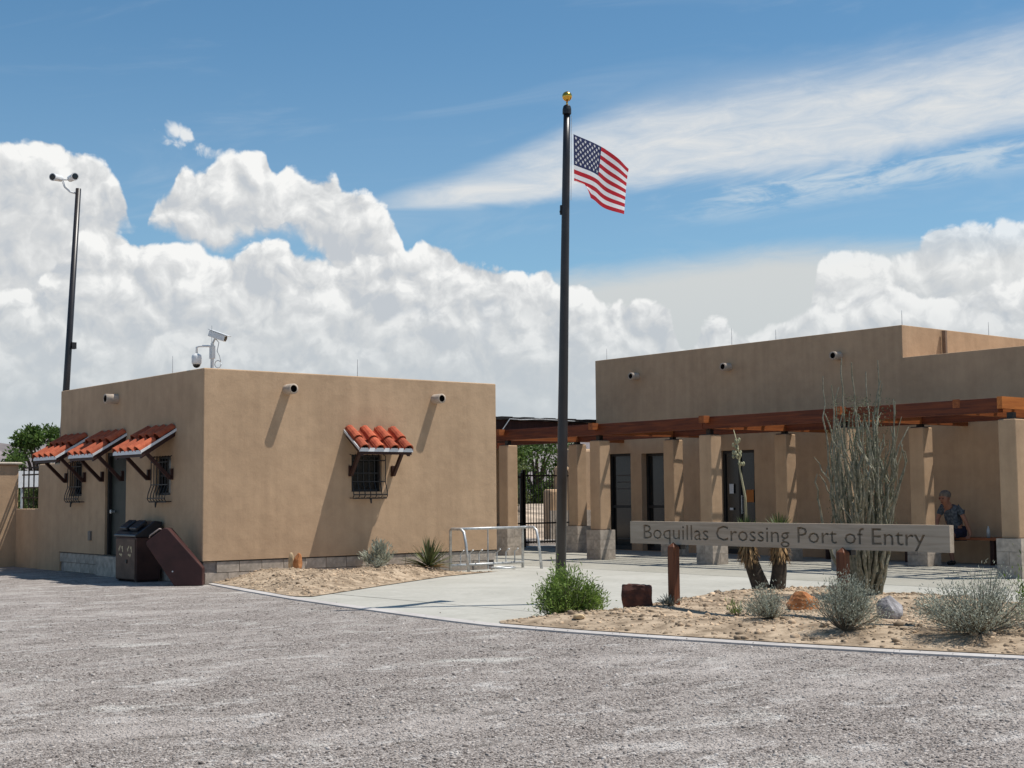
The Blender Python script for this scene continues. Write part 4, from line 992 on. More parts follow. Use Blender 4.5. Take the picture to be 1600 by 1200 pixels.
for sgn, dd in ((-1, Vector((-0.75, -0.55, -0.10))), (1, Vector((-0.05, -0.95, -0.02)))):
    dd = dd.normalized(); c0 = p1 - rt * (0.46 if sgn < 0 else 0.14) + up * 0.24 - dd * 0.15; sd = dd.cross(up).normalized(); un = sd.cross(dd)
    b = MB(); b.lathe(c0, [(0.05, 0), (0.07, 0.02), (0.075, 0.30), (0.085, 0.31), (0.085, 0.34)], 14, dd); c_ = b.build('bullet_camera', WHITE, cp, smooth=False)
    b = MB(); b.lathe(c0 + dd * 0.341, [(0.066, 0), (0.066, 0.006), (0.05, 0.012)], 14, dd); b.build('lens', GLASS, c_)

# ------------------------------------------------------------------ sign
def make_sign():
    X0, Y0, Y1, Z0, Z1, TH = 11.15, 11.55, 7.375, 0.795, 1.045, 0.065
    s = thing('entry_sign', 'long low wooden sign board reading Boquillas Crossing Port of Entry', 'sign', (11.2, 9.5, 0))
    b = MB(); b.box(X0, Y1, Z0, X0 + TH, Y0, Z1); bd = b.build('board', SIGNWOOD, s)
    cu = bpy.data.curves.new('cut', 'FONT'); cu.body = 'Boquillas Crossing Port of Entry'; cu.size = 1.0; cu.extrude = 0.5; cu.offset = 0.0; cu.resolution_u = 2
    to = bpy.data.objects.new('cut', cu); COL.objects.link(to); bpy.context.view_layer.update()
    dg = bpy.context.evaluated_depsgraph_get(); me = bpy.data.meshes.new_from_object(to.evaluated_get(dg)); bpy.data.objects.remove(to)
    A = np.array([v.co[:] for v in me.vertices]); x0, x1 = A[:, 0].min(), A[:, 0].max(); zb, zt = 0.0, A[:, 1].max()
    sx = (11.335 - 7.635) / (x1 - x0); sz = 0.158 / zt
    W_ = np.column_stack([np.where(A[:, 2] > 0, X0 - 0.05, X0 + 0.040), 11.335 - (A[:, 0] - x0) * sx, 0.852 + A[:, 1] * sz])
    off = np.array(wloc(bd)); me.vertices.foreach_set('co', (W_ - off).astype(np.float32).ravel()); me.update()
    bm = bmesh.new(); bm.from_mesh(me); bmesh.ops.remove_doubles(bm, verts=bm.verts, dist=1e-5); bmesh.ops.recalc_face_normals(bm, faces=bm.faces); bm.to_mesh(me); bm.free()
    ct = bpy.data.objects.new('cut', me); COL.objects.link(ct); ct.location = off
    md = bd.modifiers.new('carve', 'BOOLEAN'); md.object = ct; md.operation = 'DIFFERENCE'; md.solver = 'EXACT'
    bpy.context.view_layer.update(); dg = bpy.context.evaluated_depsgraph_get(); nm = bpy.data.meshes.new_from_object(bd.evaluated_get(dg))
    bd.modifiers.clear(); bd.data = nm; bpy.data.objects.remove(ct)
    if len(nm.materials) == 0: nm.materials.append(SIGNWOOD)
    nm.materials.clear(); nm.materials.append(SIGNWOOD); nm.materials.append(LETTERSHADE)
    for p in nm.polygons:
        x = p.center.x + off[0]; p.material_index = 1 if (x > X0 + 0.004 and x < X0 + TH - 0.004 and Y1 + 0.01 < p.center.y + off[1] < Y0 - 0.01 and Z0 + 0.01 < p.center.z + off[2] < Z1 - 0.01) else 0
    for y in (10.80, 8.52):
        b = MB(); x = X0 - 0.075; w = 0.047; zt_ = 0.772; zg = RZ(x, y) - 0.06
        b.add([(x - w, y - w, zg), (x + w, y - w, zg), (x + w, y + w, zg), (x - w, y + w, zg), (x - w, y - w, zt_), (x + w, y - w, zt_), (x + w, y + w, zt_), (x - w, y + w, zt_), (x, y, zt_ + 0.055)],
              [(0, 1, 5, 4), (1, 2, 6, 5), (2, 3, 7, 6), (3, 0, 4, 7), (4, 5, 8), (5, 6, 8), (6, 7, 8), (7, 4, 8)])
        b.build('post', POSTWOOD, s, bevel=0.006)
        b = MB(); b.box(X0 - 0.012, y - 0.05, 0.745, X0 + TH, y + 0.05, 0.794); b.build('bracket', BLACK, s)
make_sign()

# ------------------------------------------------------------------ rocks
def rock(name, label, c, size, mat_, seed, cat='rock', rot=0.0, boxy=False):
    rg = np.random.default_rng(seed); bm = bmesh.new(); bmesh.ops.create_icosphere(bm, subdivisions=4, radius=1.0)
    pl = rg.normal(size=(14, 3)); pl /= np.linalg.norm(pl, axis=1, keepdims=True); dist = rg.uniform(0.62, 0.92, 14)
    if boxy:
        ax = np.array([[1, 0, 0], [-1, 0, 0], [0, 1, 0], [0, -1, 0], [0, 0, 1], [.5, .5, .6], [-.6, .2, .5]], float) + rg.normal(0, 0.10, (7, 3))
        pl = ax / np.linalg.norm(ax, axis=1, keepdims=True); dist = np.array([.60, .60, .60, .60, .66, .78, .80])
    for v in bm.verts:
        p = np.array(v.co[:]);
        for n_, d0 in zip(pl, dist):
            e = p @ n_ - d0
            if e > 0: p = p - n_ * e * 0.93
        p += 0.02 * np.sin(p[[1, 2, 0]] * 9 + seed) + 0.012 * np.sin(p[[2, 0, 1]] * 23 + seed)
        x, y = p[0] * size[0], p[1] * size[1]; v.co = (x * math.cos(rot) - y * math.sin(rot), x * math.sin(rot) + y * math.cos(rot), p[2] * size[2])
    me = bpy.data.meshes.new(name); bm.to_mesh(me); bm.free(); me.materials.append(mat_)
    o = bpy.data.objects.new(name, me); COL.objects.link(o); o.location = c; return tag(o, label, cat)
rock('boulder', 'blocky dark red boulder at the bed edge left of the sign', (10.93, 11.22, 0.145), (0.235, 0.255, 0.30), REDROCK, 6, rot=0.75, boxy=True)
rock('boulder', 'orange brown rock behind the middle grey shrubs in the bed', (11.72, 9.55, 0.17), (0.16, 0.19, 0.17), ORROCK, 8)
rock('boulder', 'mottled grey rock between the two big grey shrubs', (11.65, 8.42, 0.17), (0.13, 0.14, 0.17), GREYROCK, 14)
rock('standing_stone', 'small upright orange stone in the bed by the adobe wall', (11.5, 19.55, LZ(11.5, 19.55) + 0.12), (0.075, 0.085, 0.165), ORROCK, 21)
rock('standing_stone', 'pale pointed stone leaning beside the upright orange stone', (11.44, 19.66, LZ(11.44, 19.66) + 0.13), (0.05, 0.05, 0.17), mat('pale_rock', (0.50, 0.37, 0.22), 0.9, 0.2), 5)
for i, (x, y, s_) in enumerate(((9.62, 10.75, 0.06), (12.7, 9.9, 0.07), (14.3, 11.1, 0.09), (14.9, 9.7, 0.08), (14.6, 8.6, 0.09))):
    rock('stone', ('pale flat stone below the green bush by the flagpole', 'reddish stone behind the orange brown rock', 'reddish stone behind the two trunked yucca', 'reddish stone behind the ocotillo', 'reddish stone at the far edge of the bed behind the grey rock')[i], (x, y, RZ(x, y) + 0.02), (s_, s_ * 1.3, s_ * 0.6), REDROCK if i else mat('pale_rock', (0.5, 0.4, 0.3)), 30 + i)

# ------------------------------------------------------------------ plants
def shrub(name, label, cat, c, h, r, nst, leaf, stemm, nleaf, ll, lw_, seed, group=None, spread=1.0, droop=0.0, upright=0.6, stem_r=0.006, fill=0.15):
    rg = np.random.default_rng(seed); root = thing(name, label, cat, c, group); c = np.array(c); st = MB(); P = []; D = []
    lobes = [(rg.uniform(0, 6.283), math.sqrt(rg.uniform(0.05, 1.0)), rg.uniform(0.72, 1.10)) for _ in range(11)]
    for i in range(nst):
        lobe = lobes[int(rg.integers(0, len(lobes)))]; a = lobe[0] + rg.normal(0, 0.42); k = min(1.05, abs(lobe[1] + rg.normal(0, 0.22))) * r; hh = lobe[2] * h * (1 - 0.55 * (k / r) ** 2) * rg.uniform(0.72, 1.08)
        tip = c + np.array([k * math.cos(a) * spread, k * math.sin(a) * spread, hh]); b0 = c + np.array([0.07 * k * math.cos(a), 0.07 * k * math.sin(a), 0])
        mid = b0 * 0.5 + tip * 0.5 + np.array([0.12 * k * math.cos(a), 0.12 * k * math.sin(a), -0.05 * hh]) + rg.normal(0, 0.02, 3)
        pts = [b0 * (1 - q) ** 2 + 2 * mid * q * (1 - q) + tip * q * q for q in np.linspace(0, 1, 6)]
        st.tube(pts, [stem_r * (1 - 0.8 * q) for q in np.linspace(0, 1, 6)], 4, caps=False)
        n = max(3, int(nleaf / nst)); q = rg.uniform(fill, 1.02, n)[:, None] ** 0.85
        pp = b0 * (1 - q) ** 2 + 2 * mid * q * (1 - q) + tip * q * q
        tg = tip - b0; tg = tg / np.linalg.norm(tg)
        dd = rg.normal(0, 0.75, (n, 3)) + tg * upright * 2 + np.array([0, 0, upright * 0.6 - droop])
        # little side twigs
        pp = pp + rg.normal(0, 0.035, (n, 3)) * (0.4 + q) * (h / 0.5)
        P.append(pp); D.append(dd)
    P = np.concatenate(P); D = np.concatenate(D); P[:, 2] = np.maximum(P[:, 2], c[2] + 0.02)
    st.build('stems', stemm, root)
    V, F = leaves(P, D, rg.uniform(0.6, 1.25, len(P)) * ll, rg.uniform(0.7, 1.2, len(P)) * lw_, 0.05)
    np_mesh('foliage', V, F, leaf, root); return root
shrub('green_bush', 'bright green leafy bush at the foot of the flagpole', 'bush', (10.02, 11.34, PL_Z), 0.53, 0.36, 170, GREENLEAF, SAGESTEM, 13000, 0.046, 0.0115, 1, upright=0.45, droop=0.1)
shrub('grey_shrub', 'small silvery grey shrub right of the lone grass tuft', 'shrub', (10.62, 9.05, RZ(10.62, 9.05)), 0.37, 0.26, 70, SAGE, SAGESTEM, 3000, 0.030, 0.0075, 2, 'silvery grey shrubs in the right bed')
shrub('grey_shrub', 'fan shaped silvery grey shrub in front of the right sign post', 'shrub', (10.42, 8.02, RZ(10.42, 8.02)), 0.49, 0.36, 160, SAGE, SAGESTEM, 8200, 0.028, 0.0075, 3, 'silvery grey shrubs in the right bed', fill=0.3)
shrub('grey_shrub', 'widest silvery grey shrub sprawling at the right end of the bed', 'shrub', (10.95, 6.98, RZ(10.95, 6.98)), 0.54, 0.47, 190, SAGE, SAGESTEM, 9500, 0.032, 0.009, 4, 'silvery grey shrubs in the right bed', spread=1.1)
shrub('leafy_plant', 'green leafy clump growing behind the widest grey shrub', 'plant', (11.75, 6.95, RZ(11.75, 6.95)), 0.62, 0.30, 60, GREENLEAF, SAGESTEM, 1500, 0.06, 0.012, 14)
shrub('silver_bush', 'pale grey broad leaved bush against the adobe wall in the hood shadow', 'bush', (13.05, 19.55, LZ(13.05, 19.55)), 0.42, 0.26, 46, SAGE, SAGESTEM, 1150, 0.085, 0.022, 5, upright=1.2)
shrub('low_weed', 'low grey green weed in front of the silver bush', 'weed', (12.6, 18.95, LZ(12.6, 18.95)), 0.17, 0.20, 26, SAGE, SAGESTEM, 420, 0.04, 0.010, 6)
shrub('low_weed', 'small green tuft in the bed left of the small grey shrub', 'weed', (10.78, 9.62, RZ(10.78, 9.62)), 0.20, 0.13, 20, GREENLEAF, SAGESTEM, 160, 0.05, 0.008, 7, upright=1.0)
shrub('low_weed', 'dry tuft around the foot of the left sign post', 'weed', (11.0, 10.78, RZ(11.0, 10.78)), 0.13, 0.12, 22, SAGE, SAGESTEM, 240, 0.05, 0.008, 8, upright=1.0)

def rosette(parent, c, n, L, W, leaf, name, lo=-0.1, hi=1.5, seed=0, curve=0.1, rad=0.04):
    rg = np.random.default_rng(seed); a = rg.uniform(0, 6.283, n); el = lo + (hi - lo) * rg.beta(1.3, 1.2, n); D = np.stack([np.cos(a) * np.cos(el), np.sin(a) * np.cos(el), np.sin(el)], 1)
    V, F = blades(np.array(c) + D * rad, D, rg.uniform(0.75, 1.1, n) * L, rg.uniform(0.8, 1.15, n) * W, curve); return np_mesh(name, V, F, leaf, parent)
ag = thing('spiky_yucca', 'spiky green yucca rosette by the adobe wall next to the bike rack', 'plant', (13.98, 19.42, LZ(13.98, 19.42)))
rosette(ag, (13.98, 19.42, LZ(13.98, 19.42) + 0.03), 78, 0.50, 0.034, AGLEAF, 'leaves', 0.02, 1.5, 5, 0.06)
rosette(ag, (13.98, 19.42, LZ(13.98, 19.42) + 0.02), 26, 0.40, 0.030, DEADLEAF, 'dead_leaves', -0.05, 0.3, 6, 0.12)
gr = thing('grass_clump', 'dry yellow green grass clump right of the widest grey shrub', 'grass', (11.4, 6.35, RZ(11.4, 6.35)))
rosette(gr, (11.4, 6.35, RZ(11.4, 6.35)), 46, 0.36, 0.012, mat('dry_grass', (0.42, 0.37, 0.20), 0.8, 0.2, island=0.3), 'leaves', 0.15, 1.3, 9, 0.30)

yu = thing('yucca_tree', 'two trunked yucca with dead leaf skirts behind the sign', 'yucca', (13.72, 11.72, 0.05))
def yucca_arm(pts, rads, seed):
    b = MB(); b.tube(pts, rads, 12); b.build('trunk', YUCTRUNK, yu, smooth=True)
    rg = np.random.default_rng(seed); top = np.array(pts[-1]); n = 230; q = rg.uniform(0.25, 1, n); P0 = np.array(pts[-2]); P = P0[None] + (top - P0)[None] * q[:, None]
    a = rg.uniform(0, 6.283, n); P = P + np.stack([np.cos(a), np.sin(a), 0 * a], 1) * 0.05
    D = np.stack([np.cos(a) * 0.42, np.sin(a) * 0.42, -np.ones(n) + rg.uniform(0, 0.5, n)], 1); V, F = blades(P, D, rg.uniform(0.11, 0.21, n), 0.022, 0.05); np_mesh('dead_leaves', V, F, DEADLEAF, yu)
    rosette(yu, top + np.array([0, 0, 0.02]), 120, 0.27, 0.020, YUCLEAF, 'leaves', -0.25, 1.5, seed + 1, 0.05)
ex, ey = rt.x, rt.y
def yp(dx, z, dd=0.0): return (13.72 + ex * dx + fwh.x * dd, 11.72 + ey * dx + fwh.y * dd, z)
yucca_arm([yp(-0.06, 0.0), yp(-0.11, 0.20), yp(-0.17, 0.36), yp(-0.22, 0.50), yp(-0.26, 0.76)], [0.125, 0.112, 0.100, 0.090, 0.07], 21)
yucca_arm([yp(0.04, 0.0, 0.04), yp(0.12, 0.16, 0.04), yp(0.15, 0.36, 0.05), yp(0.155, 0.50, 0.06), yp(0.165, 0.80, 0.06)], [0.118, 0.105, 0.095, 0.088, 0.07], 33)
b = MB(); b.tube([yp(-0.26, 0.9), yp(-0.27, 1.3), yp(-0.33, 1.65), yp(-0.35, 1.95), yp(-0.40, 2.16)], [0.017, 0.015, 0.012, 0.010, 0.004], 7)
b.build('flower_stalk', STALK, yu, smooth=True)
rg = np.random.default_rng(4); b = MB()
for k in range(26):
    z = rg.uniform(1.70, 2.04); dx = -0.335 - 0.09 * max(0, z - 1.68) + rg.normal(0, 0.030); c = Vector(yp(dx, z, rg.normal(0, 0.03))); r_ = rg.uniform(0.016, 0.027)
    b.ball(c, r_, 6, 4, (0.8, 0.8, 1.3))
b.build('flowers', FLOWER, yu, smooth=True)

oc = thing('ocotillo', 'tall thorny ocotillo with many grey green canes behind the sign', 'ocotillo', (13.76, 10.27, 0.05))
rg = np.random.default_rng(17)
for k in range(72):
    a = rg.uniform(0, 6.283); s_ = math.sqrt(rg.uniform(0.02, 1)); h = rg.uniform(1.5, 2.35) if k > 15 else rg.uniform(2.3, 2.95)
    if k in (3, 4, 5): s_ = 1.15; h = 1.55
    outr = s_ * 0.40; base = Vector((13.76 + 0.11 * s_ * math.cos(a), 10.27 + 0.11 * s_ * math.sin(a), 0.02))
    pts = []; rr_ = []; w1, w2 = rg.uniform(0, 6, 2); n = 16
    for i in range(n + 1):
        q = i / n; sp = outr * (1.15 * q ** 0.75 - 0.15 * q * q); wob = 0.045 * q
        pts.append(base + Vector((math.cos(a) * sp + wob * math.sin(10 * q + w1) + 0.013 * rg.normal(), math.sin(a) * sp + wob * math.sin(9 * q + w2) + 0.013 * rg.normal(), h * q)))
        rr_.append((0.019 if k % 3 else 0.024) * (1 - 0.72 * q) * (1 + 0.22 * (i % 2)))
    b = MB(); b.tube(pts, rr_, 6)
    for i in range(3, n):     # thorns and short spurs
        for _ in range(3):
            u_ = rg.uniform(0, 1); p = pts[i].lerp(pts[min(i + 1, n)], u_); d = Vector(rg.normal(0, 1, 3)).normalized() + Vector((0, 0, 0.3)); L_ = rg.uniform(0.02, 0.045)
            sd_ = d.cross(Vector((0.3, 0.5, 0.8))).normalized() * 0.0035
            b.add([p - sd_, p + sd_, p + d * L_], [(0, 1, 2)])
    if k % 2 == 0:      # a side branch near the top
        i0 = int(rg.integers(8, 13)); a2 = rg.uniform(0, 6.283); L2 = rg.uniform(0.25, 0.55); p = pts[i0]
        b.tube([p + Vector((math.cos(a2) * L2 * 0.55 * w + 0.01 * rg.normal(), math.sin(a2) * L2 * 0.55 * w + 0.01 * rg.normal(), L2 * w)) for w in (0, .25, .5, .75, 1)], [0.011, 0.010, 0.009, 0.007, 0.004], 5)
    b.build('cane', OCOT, oc)
n = 2600; Pz = []; Dz = []
for _ in range(n):
    a = rg.uniform(0, 6.283); z = rg.uniform(0.9, 2.5); s_ = 0.42 * rg.uniform(0.1, 1.0); Pz.append((13.76 + s_ * math.cos(a), 10.27 + s_ * math.sin(a), z)); Dz.append(rg.normal(0, 1, 3) + np.array([0, 0, 0.6]))
V, F = leaves(np.array(Pz), np.array(Dz), 0.030, 0.009); np_mesh('foliage', V, F, mat('ocotillo_leaf', (0.10, 0.125, 0.06), 0.7, 0.2, island=0.3), oc)

def tree(name, label, x, y, h, r, leaf, seed, nclump=60, per=150, ll=0.16, trunk_h=0.3):
    rg = np.random.default_rng(seed); root = thing(name, label, 'tree', (x, y, 0), 'trees beyond the adobe buildings'); b = MB()
    b.tube([(x, y, 0), (x + 0.05, y, h * trunk_h), (x + 0.1, y + 0.1, h * 0.7)], [0.05 * h, 0.04 * h, 0.012 * h], 8)
    P = []; D = []
    for k in range(nclump):
        v = rg.normal(size=3); v /= np.linalg.norm(v); q = rg.uniform(0.45, 1.0) ** 0.5
        c = np.array([x, y, h * 0.58]) + v * q * np.array([r, r, h * 0.42]); cr = rg.uniform(0.16, 0.34) * r
        if k < 14: b.tube([(x, y, h * trunk_h), tuple((np.array([x, y, h * 0.45]) + c) / 2), tuple(c)], [0.022 * h, 0.014 * h, 0.004 * h], 5, caps=False)
        w = rg.normal(size=(per, 3)); w /= np.linalg.norm(w, axis=1, keepdims=True); P.append(c + w * cr * rg.uniform(0.3, 1.0, (per, 1)) * np.array([1, 1, 0.7])); D.append(w + rg.normal(0, 0.6, (per, 3)) - np.array([0, 0, 0.2]))
    b.build('trunk', BARK, root); P = np.concatenate(P); D = np.concatenate(D); P[:, 2] = np.maximum(P[:, 2], 0.05)
    V, F = leaves(P, D, rg.uniform(0.6, 1.3, len(P)) * ll, rg.uniform(0.7, 1.2, len(P)) * ll * 0.45); np_mesh('crown', V, F, leaf, root); return root
tree('green_tree', 'green tree rising behind the compound wall next to the adobe building', 17.0, 45.5, 3.75, 1.25, TREELEAF, 1, 60, 170, 0.15)
tree('green_tree', 'rounded green tree at the left edge behind the compound wall', 14.9, 46.0, 2.75, 0.9, TREELEAF, 2, 40, 140, 0.15)
tree('green_tree', 'low olive tree glimpsed through the fence panel of the compound wall', 15.4, 40.0, 2.1, 1.3, TREELEAF2, 12, 40, 140, 0.14, 0.1)
tree('green_tree', 'tall dark green tree filling the gap above the picket gate', 34.3, 44.5, 4.6, 2.0, TREELEAF, 3, 80, 200, 0.17)
tree('green_tree', 'dark green tree right of the gap behind the stepped wall', 38.0, 45.0, 4.1, 1.9, TREELEAF, 4, 60, 160, 0.17)
tree('green_tree', 'dark green tree at the left side of the gap behind the walkway pillar', 30.8, 45.5, 4.4, 1.8, TREELEAF, 5, 60, 160, 0.17)
tree('olive_bush_tree', 'low yellow green bushy tree just beyond the picket gate', 28.0, 36.0, 2.75, 1.5, TREELEAF2, 6, 60, 190, 0.12, 0.1)
tree('olive_bush_tree', 'low yellow green bushy tree left behind the black picket panel', 25.6, 36.8, 2.6, 1.3, TREELEAF2, 7, 50, 170, 0.12, 0.1)

# ------------------------------------------------------------------ bike rack
rk = thing('bike_rack', 'galvanised tube bike rack standing on the plaza by the adobe wall', 'bike rack', (15.6, 19.64, PL_Z))
A0, A1 = Vector((14.78, 19.64, PL_Z)), Vector((16.42, 19.62, PL_Z)); ud = (A1 - A0).normalized(); wd_ = Vector((ud.y, -ud.x, 0)); H = 0.74
def rp(a, wv, z): return A0 + ud * a + wd_ * wv + up * z
Lr = (A1 - A0).length
for a in (0.0, Lr):
    b = MB(); b.tube([rp(a, -0.24, 0.0), rp(a, -0.24, H - 0.03), rp(a, -0.20, H), rp(a, 0.08, H), rp(a, 0.16, H - 0.05), rp(a, 0.22, H - 0.25), rp(a, 0.30, 0.0)], 0.026, 10); b.build('end_frame', GALV, rk, smooth=True)
b = MB(); b.tube([rp(0, -0.12, H + 0.0), rp(Lr, -0.12, H + 0.0)], 0.024, 10); b.build('top_rail', GALV, rk, smooth=True)
b = MB(); b.tube([rp(0, -0.22, 0.10), rp(Lr, -0.22, 0.10)], 0.022, 8); b.build('bottom_rail', GALV, rk, smooth=True)
for k in range(1, 8):
    a = Lr * k / 8; b = MB(); b.tube([rp(a, -0.22, 0.10), rp(a, -0.22, 0.30), rp(a, -0.12, 0.36)] if k != 4 else [rp(a, -0.22, 0.0), rp(a, -0.22, H)], 0.013, 6); b.build('upright', GALV, rk)
b = MB(); pts = [rp(Lr * 0.62 + 0.22 * math.cos(q), -0.02 + 0.20 * math.sin(q), 0.03) for q in np.linspace(0, 6.283, 20)]; b.tube(pts, 0.016, 6); b.build('wheel_loop', GALV, rk, smooth=True)

# ------------------------------------------------------------------ bins
bn = thing('recycling_bin', 'brown steel recycling bin with cream symbols and a black sloped lid', 'bin', (9.76, 21.7, 0))
x0, x1, y0, y1 = 9.56, 9.98, 21.33, 22.13
b = MB(); b.box(x0, y0, 0.03, x1, y1, 0.72); b.build('body', BIN, bn, bevel=0.012)
b = MB(); b.box(x0 - 0.012, y0 + 0.03, 0.05, x0 - 0.001, y1 - 0.03, 0.69); fr = b.build('front_panel', BINTAN, bn, bevel=0.004)
b = MB(); b.add([(x0 - 0.03, y0 - 0.02, 0.722), (x1 + 0.015, y0 - 0.02, 0.722), (x1 + 0.015, y0 - 0.02, 0.97), (x1 - 0.12, y0 - 0.02, 0.985), (x0 - 0.03, y0 - 0.02, 0.76),
                 (x0 - 0.03, y1 + 0.02, 0.722), (x1 + 0.015, y1 + 0.02, 0.722), (x1 + 0.015, y1 + 0.02, 0.97), (x1 - 0.12, y1 + 0.02, 0.985), (x0 - 0.03, y1 + 0.02, 0.76)],
                [(0, 1, 2, 3, 4), (9, 8, 7, 6, 5), (0, 5, 6, 1), (1, 6, 7, 2), (2, 7, 8, 3), (3, 8, 9, 4), (4, 9, 5, 0)]); b.build('lid', BINTOP, bn, bevel=0.012)
sl_ = Vector((0.30, 0, 0.225)).normalized()
for yc in (21.54, 21.92):
    b = MB(); o = Vector((x0 + 0.05, yc - 0.13, 0.825)); b.obox(o, sl_ * 0.22, Vector((0, 0.26, 0)), Vector((-0.035, 0, 0.045))); b.build('hatch', BINTOP, bn, bevel=0.012)
for yc in (21.56, 21.90):      # three chasing arrows
    b = MB(); cz = 0.50; R_ = 0.095
    for k in range(3):
        a = math.pi / 2 + k * 2 * math.pi / 3
        def pp(r_, an, d=0.0): return (x0 - 0.0135 - d, yc - r_ * math.cos(an), cz + r_ * math.sin(an))
        b.add([pp(R_, a + 0.25), pp(R_, a + 1.25), pp(R_ * 0.66, a + 1.25), pp(R_ * 0.66, a + 0.25), pp(R_ * 1.18, a + 1.2), pp(R_ * 0.82, a + 1.78), pp(R_ * 0.48, a + 1.2)], [(0, 1, 2, 3), (4, 5, 6)])
    b.build('symbol', CREAM, fr)
b = MB(); b.box(x0 - 0.03, 21.64, 0.30, x0 - 0.0125, 21.70, 0.36); b.build('latch', BLACK, bn)
for y in (y0 + 0.06, y1 - 0.06):
    b = MB(); b.box(x0 + 0.02, y - 0.03, 0.0, x1 - 0.02, y + 0.03, 0.029); b.build('foot', BLACK, bn)
b2 = thing('leaning_bin', 'dark red steel bin tipped over and leaning beside the recycling bin', 'bin', (9.75, 19.9, 0))
o2 = Vector((9.60, 20.04, 0.004)); e_ = rt; dp_ = fwh
prof = [(0, 0), (0.44, 0), (0.44, 0.27), (-0.10, 0.875), (-0.155, 0.89), (-0.43, 0.68), (-0.43, 0.63)]
def pq(a, z, d): return o2 + e_ * a + up * z + dp_ * d
b = MB(); n = len(prof); b.add([pq(a, z, 0) for a, z in prof] + [pq(a, z, 0.30 if a < 0.3 else 0.16) for a, z in prof], [tuple(range(n)), tuple(range(2 * n - 1, n - 1, -1))] + [(i, n + i, n + (i + 1) % n, (i + 1) % n) for i in range(n)])
bo = b.build('body', BINRED, b2, bevel=0.012)
bm = bmesh.new(); bm.from_mesh(bo.data); bmesh.ops.recalc_face_normals(bm, faces=bm.faces); bm.to_mesh(bo.data); bm.free()
b = MB(); b.tube([pq(-0.40, 0.735, 0.06), pq(-0.38, 0.775, 0.04), pq(-0.24, 0.875, 0.04), pq(-0.215, 0.865, 0.06)], 0.013, 8); b.build('handle', mat('worn_steel', (0.34, 0.27, 0.24), 0.4, 0.1, metal=0.4), b2, smooth=True)
b = MB(); b.lathe(pq(-0.02, 0.22, -0.012), [(0.012, 0), (0.012, 0.02)], 8, dp_); b.build('bolt', GALV, b2)

# ------------------------------------------------------------------ seated person
def skin_mesh(name, verts, edges, radii, mat_, parent, levels=2, root=0):
    off = wloc(parent) if parent is not None else Vector((0, 0, 0)); me = bpy.data.meshes.new(name); me.from_pydata([tuple(Vector(v) - off) for v in verts], edges, [])
    o = bpy.data.objects.new(name, me); COL.objects.link(o); md = o.modifiers.new('skin', 'SKIN'); md.use_smooth_shade = True
    sv = me.skin_vertices[0].data
    for i, r_ in enumerate(radii): sv[i].radius = r_ if isinstance(r_, tuple) else (r_, r_); sv[i].use_root = (i == root)
    sb = o.modifiers.new('sub', 'SUBSURF'); sb.levels = levels; sb.render_levels = levels
    bpy.context.view_layer.update(); dg = bpy.context.evaluated_depsgraph_get(); nm = bpy.data.meshes.new_from_object(o.evaluated_get(dg)); bpy.data.objects.remove(o)
    nm.name = name; nm.materials.clear(); nm.materials.append(mat_); nm.polygons.foreach_set('use_smooth', [True] * len(nm.polygons)); nm.update()
    q = bpy.data.objects.new(name, nm); COL.objects.link(q); q.parent = parent; return q
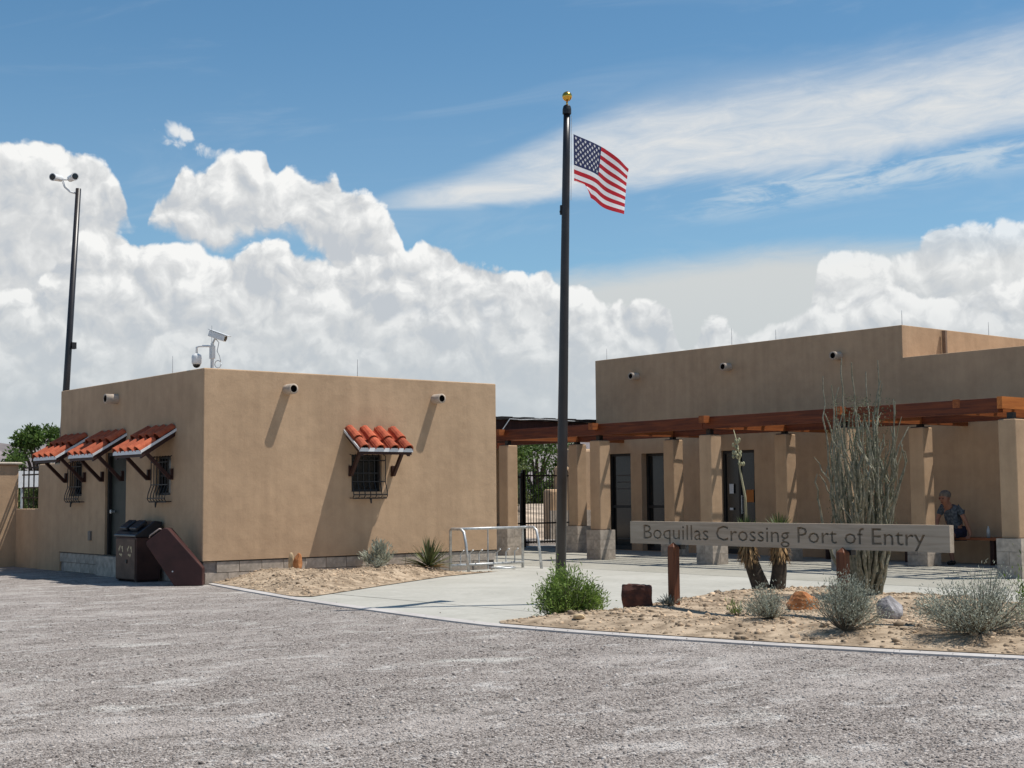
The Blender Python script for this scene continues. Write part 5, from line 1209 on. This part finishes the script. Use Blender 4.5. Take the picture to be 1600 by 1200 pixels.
def person():
    px, py = 22.55, 14.77; root = thing('person', 'grey haired person in dark patterned shirt and shorts sitting hunched on the bench', 'person', (px, py, 0.51))
    W_ = lambda f, s, z: (px - f, py - s, z)      # f forward (-X), s towards the viewer's right (-Y)
    sk = lambda n, v, e, r_, m_, lv=2, rt_=0: skin_mesh(n, v, e, r_, m_, root, lv, rt_)
    v = [W_(0, 0, .60), W_(.06, 0, .78), W_(.15, 0, .97), W_(.22, 0, 1.06), W_(.27, 0, 1.12), W_(.325, -.005, 1.165), W_(.345, -.008, 1.235), W_(.325, -.008, 1.30),
         W_(.17, .165, 1.055), W_(.10, .255, .82), W_(.03, .30, .585), W_(.05, .31, .53),                     # arm to the bench (viewer's right)
         W_(.17, -.165, 1.055), W_(.22, -.245, .84), W_(.36, -.16, .70), W_(.42, -.11, .665),                 # other arm across the thigh
         W_(.05, .095, .575), W_(.42, .13, .56), W_(.40, .13, .30), W_(.36, .135, .085), W_(.48, .15, .055),
         W_(.05, -.095, .575), W_(.42, -.14, .56), W_(.44, -.14, .30), W_(.42, -.14, .085), W_(.54, -.15, .055)]
    e = [(0, 1), (1, 2), (2, 3), (3, 4), (4, 5), (5, 6), (6, 7), (2, 8), (8, 9), (9, 10), (10, 11), (2, 12), (12, 13), (13, 14), (14, 15), (0, 16), (16, 17), (17, 18), (18, 19), (19, 20), (0, 21), (21, 22), (22, 23), (23, 24), (24, 25)]
    r_ = [.125, .12, .13, .085, .066, .080, .100, .066, .055, .042, .030, .030, .055, .042, .030, .030, .082, .062, .050, .036, .034, .082, .062, .050, .036, .034]
    sk('body', v, e, r_, SKIN)
    # shirt with short sleeves, shorts
    sk('shirt', [W_(-.005, 0, .60), W_(.06, 0, .78), W_(.15, 0, .97), W_(.215, 0, 1.055), W_(.165, .165, 1.06), W_(.125, .225, .91), W_(.165, -.165, 1.06), W_(.20, -.225, .91)],
       [(0, 1), (1, 2), (2, 3), (2, 4), (4, 5), (2, 6), (6, 7)], [.150, .142, .148, .075, .075, .064, .075, .064], SHIRT)
    sk('shorts', [W_(-.01, 0, .60), W_(.05, .095, .585), W_(.36, .128, .578), W_(.05, -.095, .585), W_(.36, -.138, .578)], [(0, 1), (1, 2), (0, 3), (3, 4)], [.135, .100, .080, .100, .080], SHORTS)
    for sgn, f0 in ((1, .36), (-1, .42)):
        sk('shoe', [W_(f0 - .06, sgn * .137, .065), W_(f0 + .04, sgn * .142, .062), W_(f0 + .17, sgn * .155, .055)], [(0, 1), (1, 2)], [.045, .048, .042], SHOE)
    # hair cap, ears, nose, brow, hands
    h = MB(); h.ball(W_(.305, -.008, 1.285), .112, 16, 10, (1.0, .95, .80)); hr = h.build('hair', HAIR, root, smooth=True)
    f = MB(); f.ball(W_(.445, -.008, 1.195), .018, 8, 6, (1.2, .8, 1.3)); f.ball(W_(.34, .096, 1.22), .024, 8, 6, (.7, .45, 1.2)); f.ball(W_(.34, -.112, 1.22), .024, 8, 6, (.7, .45, 1.2)); f.build('face', SKIN, root, smooth=True)
    ey_ = MB(); ey_.ball(W_(.432, .028, 1.222), .012, 8, 6); ey_.ball(W_(.432, -.044, 1.222), .012, 8, 6); ey_.ball(W_(.418, -.008, 1.145), .016, 8, 6, (.5, 1.5, .35)); ey_.build('eyes_and_mouth', mat('dark_features', (.06, .03, .025), .6), root, smooth=True)
    for (bx, sd_, drx, dn) in ((W_(.06, .315, .535), 1, (.10, .02, -.02), 0), (W_(.42, -.105, .665), -1, (.09, .05, -.03), 0)):
        bx = Vector(bx); dv = Vector((-drx[0], -drx[1], drx[2])).normalized(); lat = Vector((dv.y, -dv.x, 0)).normalized()
        vv = [bx, bx + dv * .045]; ee = [(0, 1)]; rr_ = [.026, .026]
        for k, (o_, ln) in enumerate(((-.026, .055), (-.009, .066), (.009, .062), (.026, .048))):
            i = len(vv); vv += [bx + dv * .075 + lat * o_, bx + dv * (.075 + ln * .5) + lat * o_ * 1.15 - up * .006, bx + dv * (.075 + ln) + lat * o_ * 1.2 - up * .016]; ee += [(1, i), (i, i + 1), (i + 1, i + 2)]; rr_ += [.0095, .009, .008]
        i = len(vv); vv += [bx + dv * .03 + lat * .035 * sd_, bx + dv * .065 + lat * .055 * sd_]; ee += [(0, i), (i, i + 1)]; rr_ += [.011, .009]
        skin_mesh('hand', vv, ee, rr_, SKIN, root, 1)
person()
bpy.context.view_layer.update()
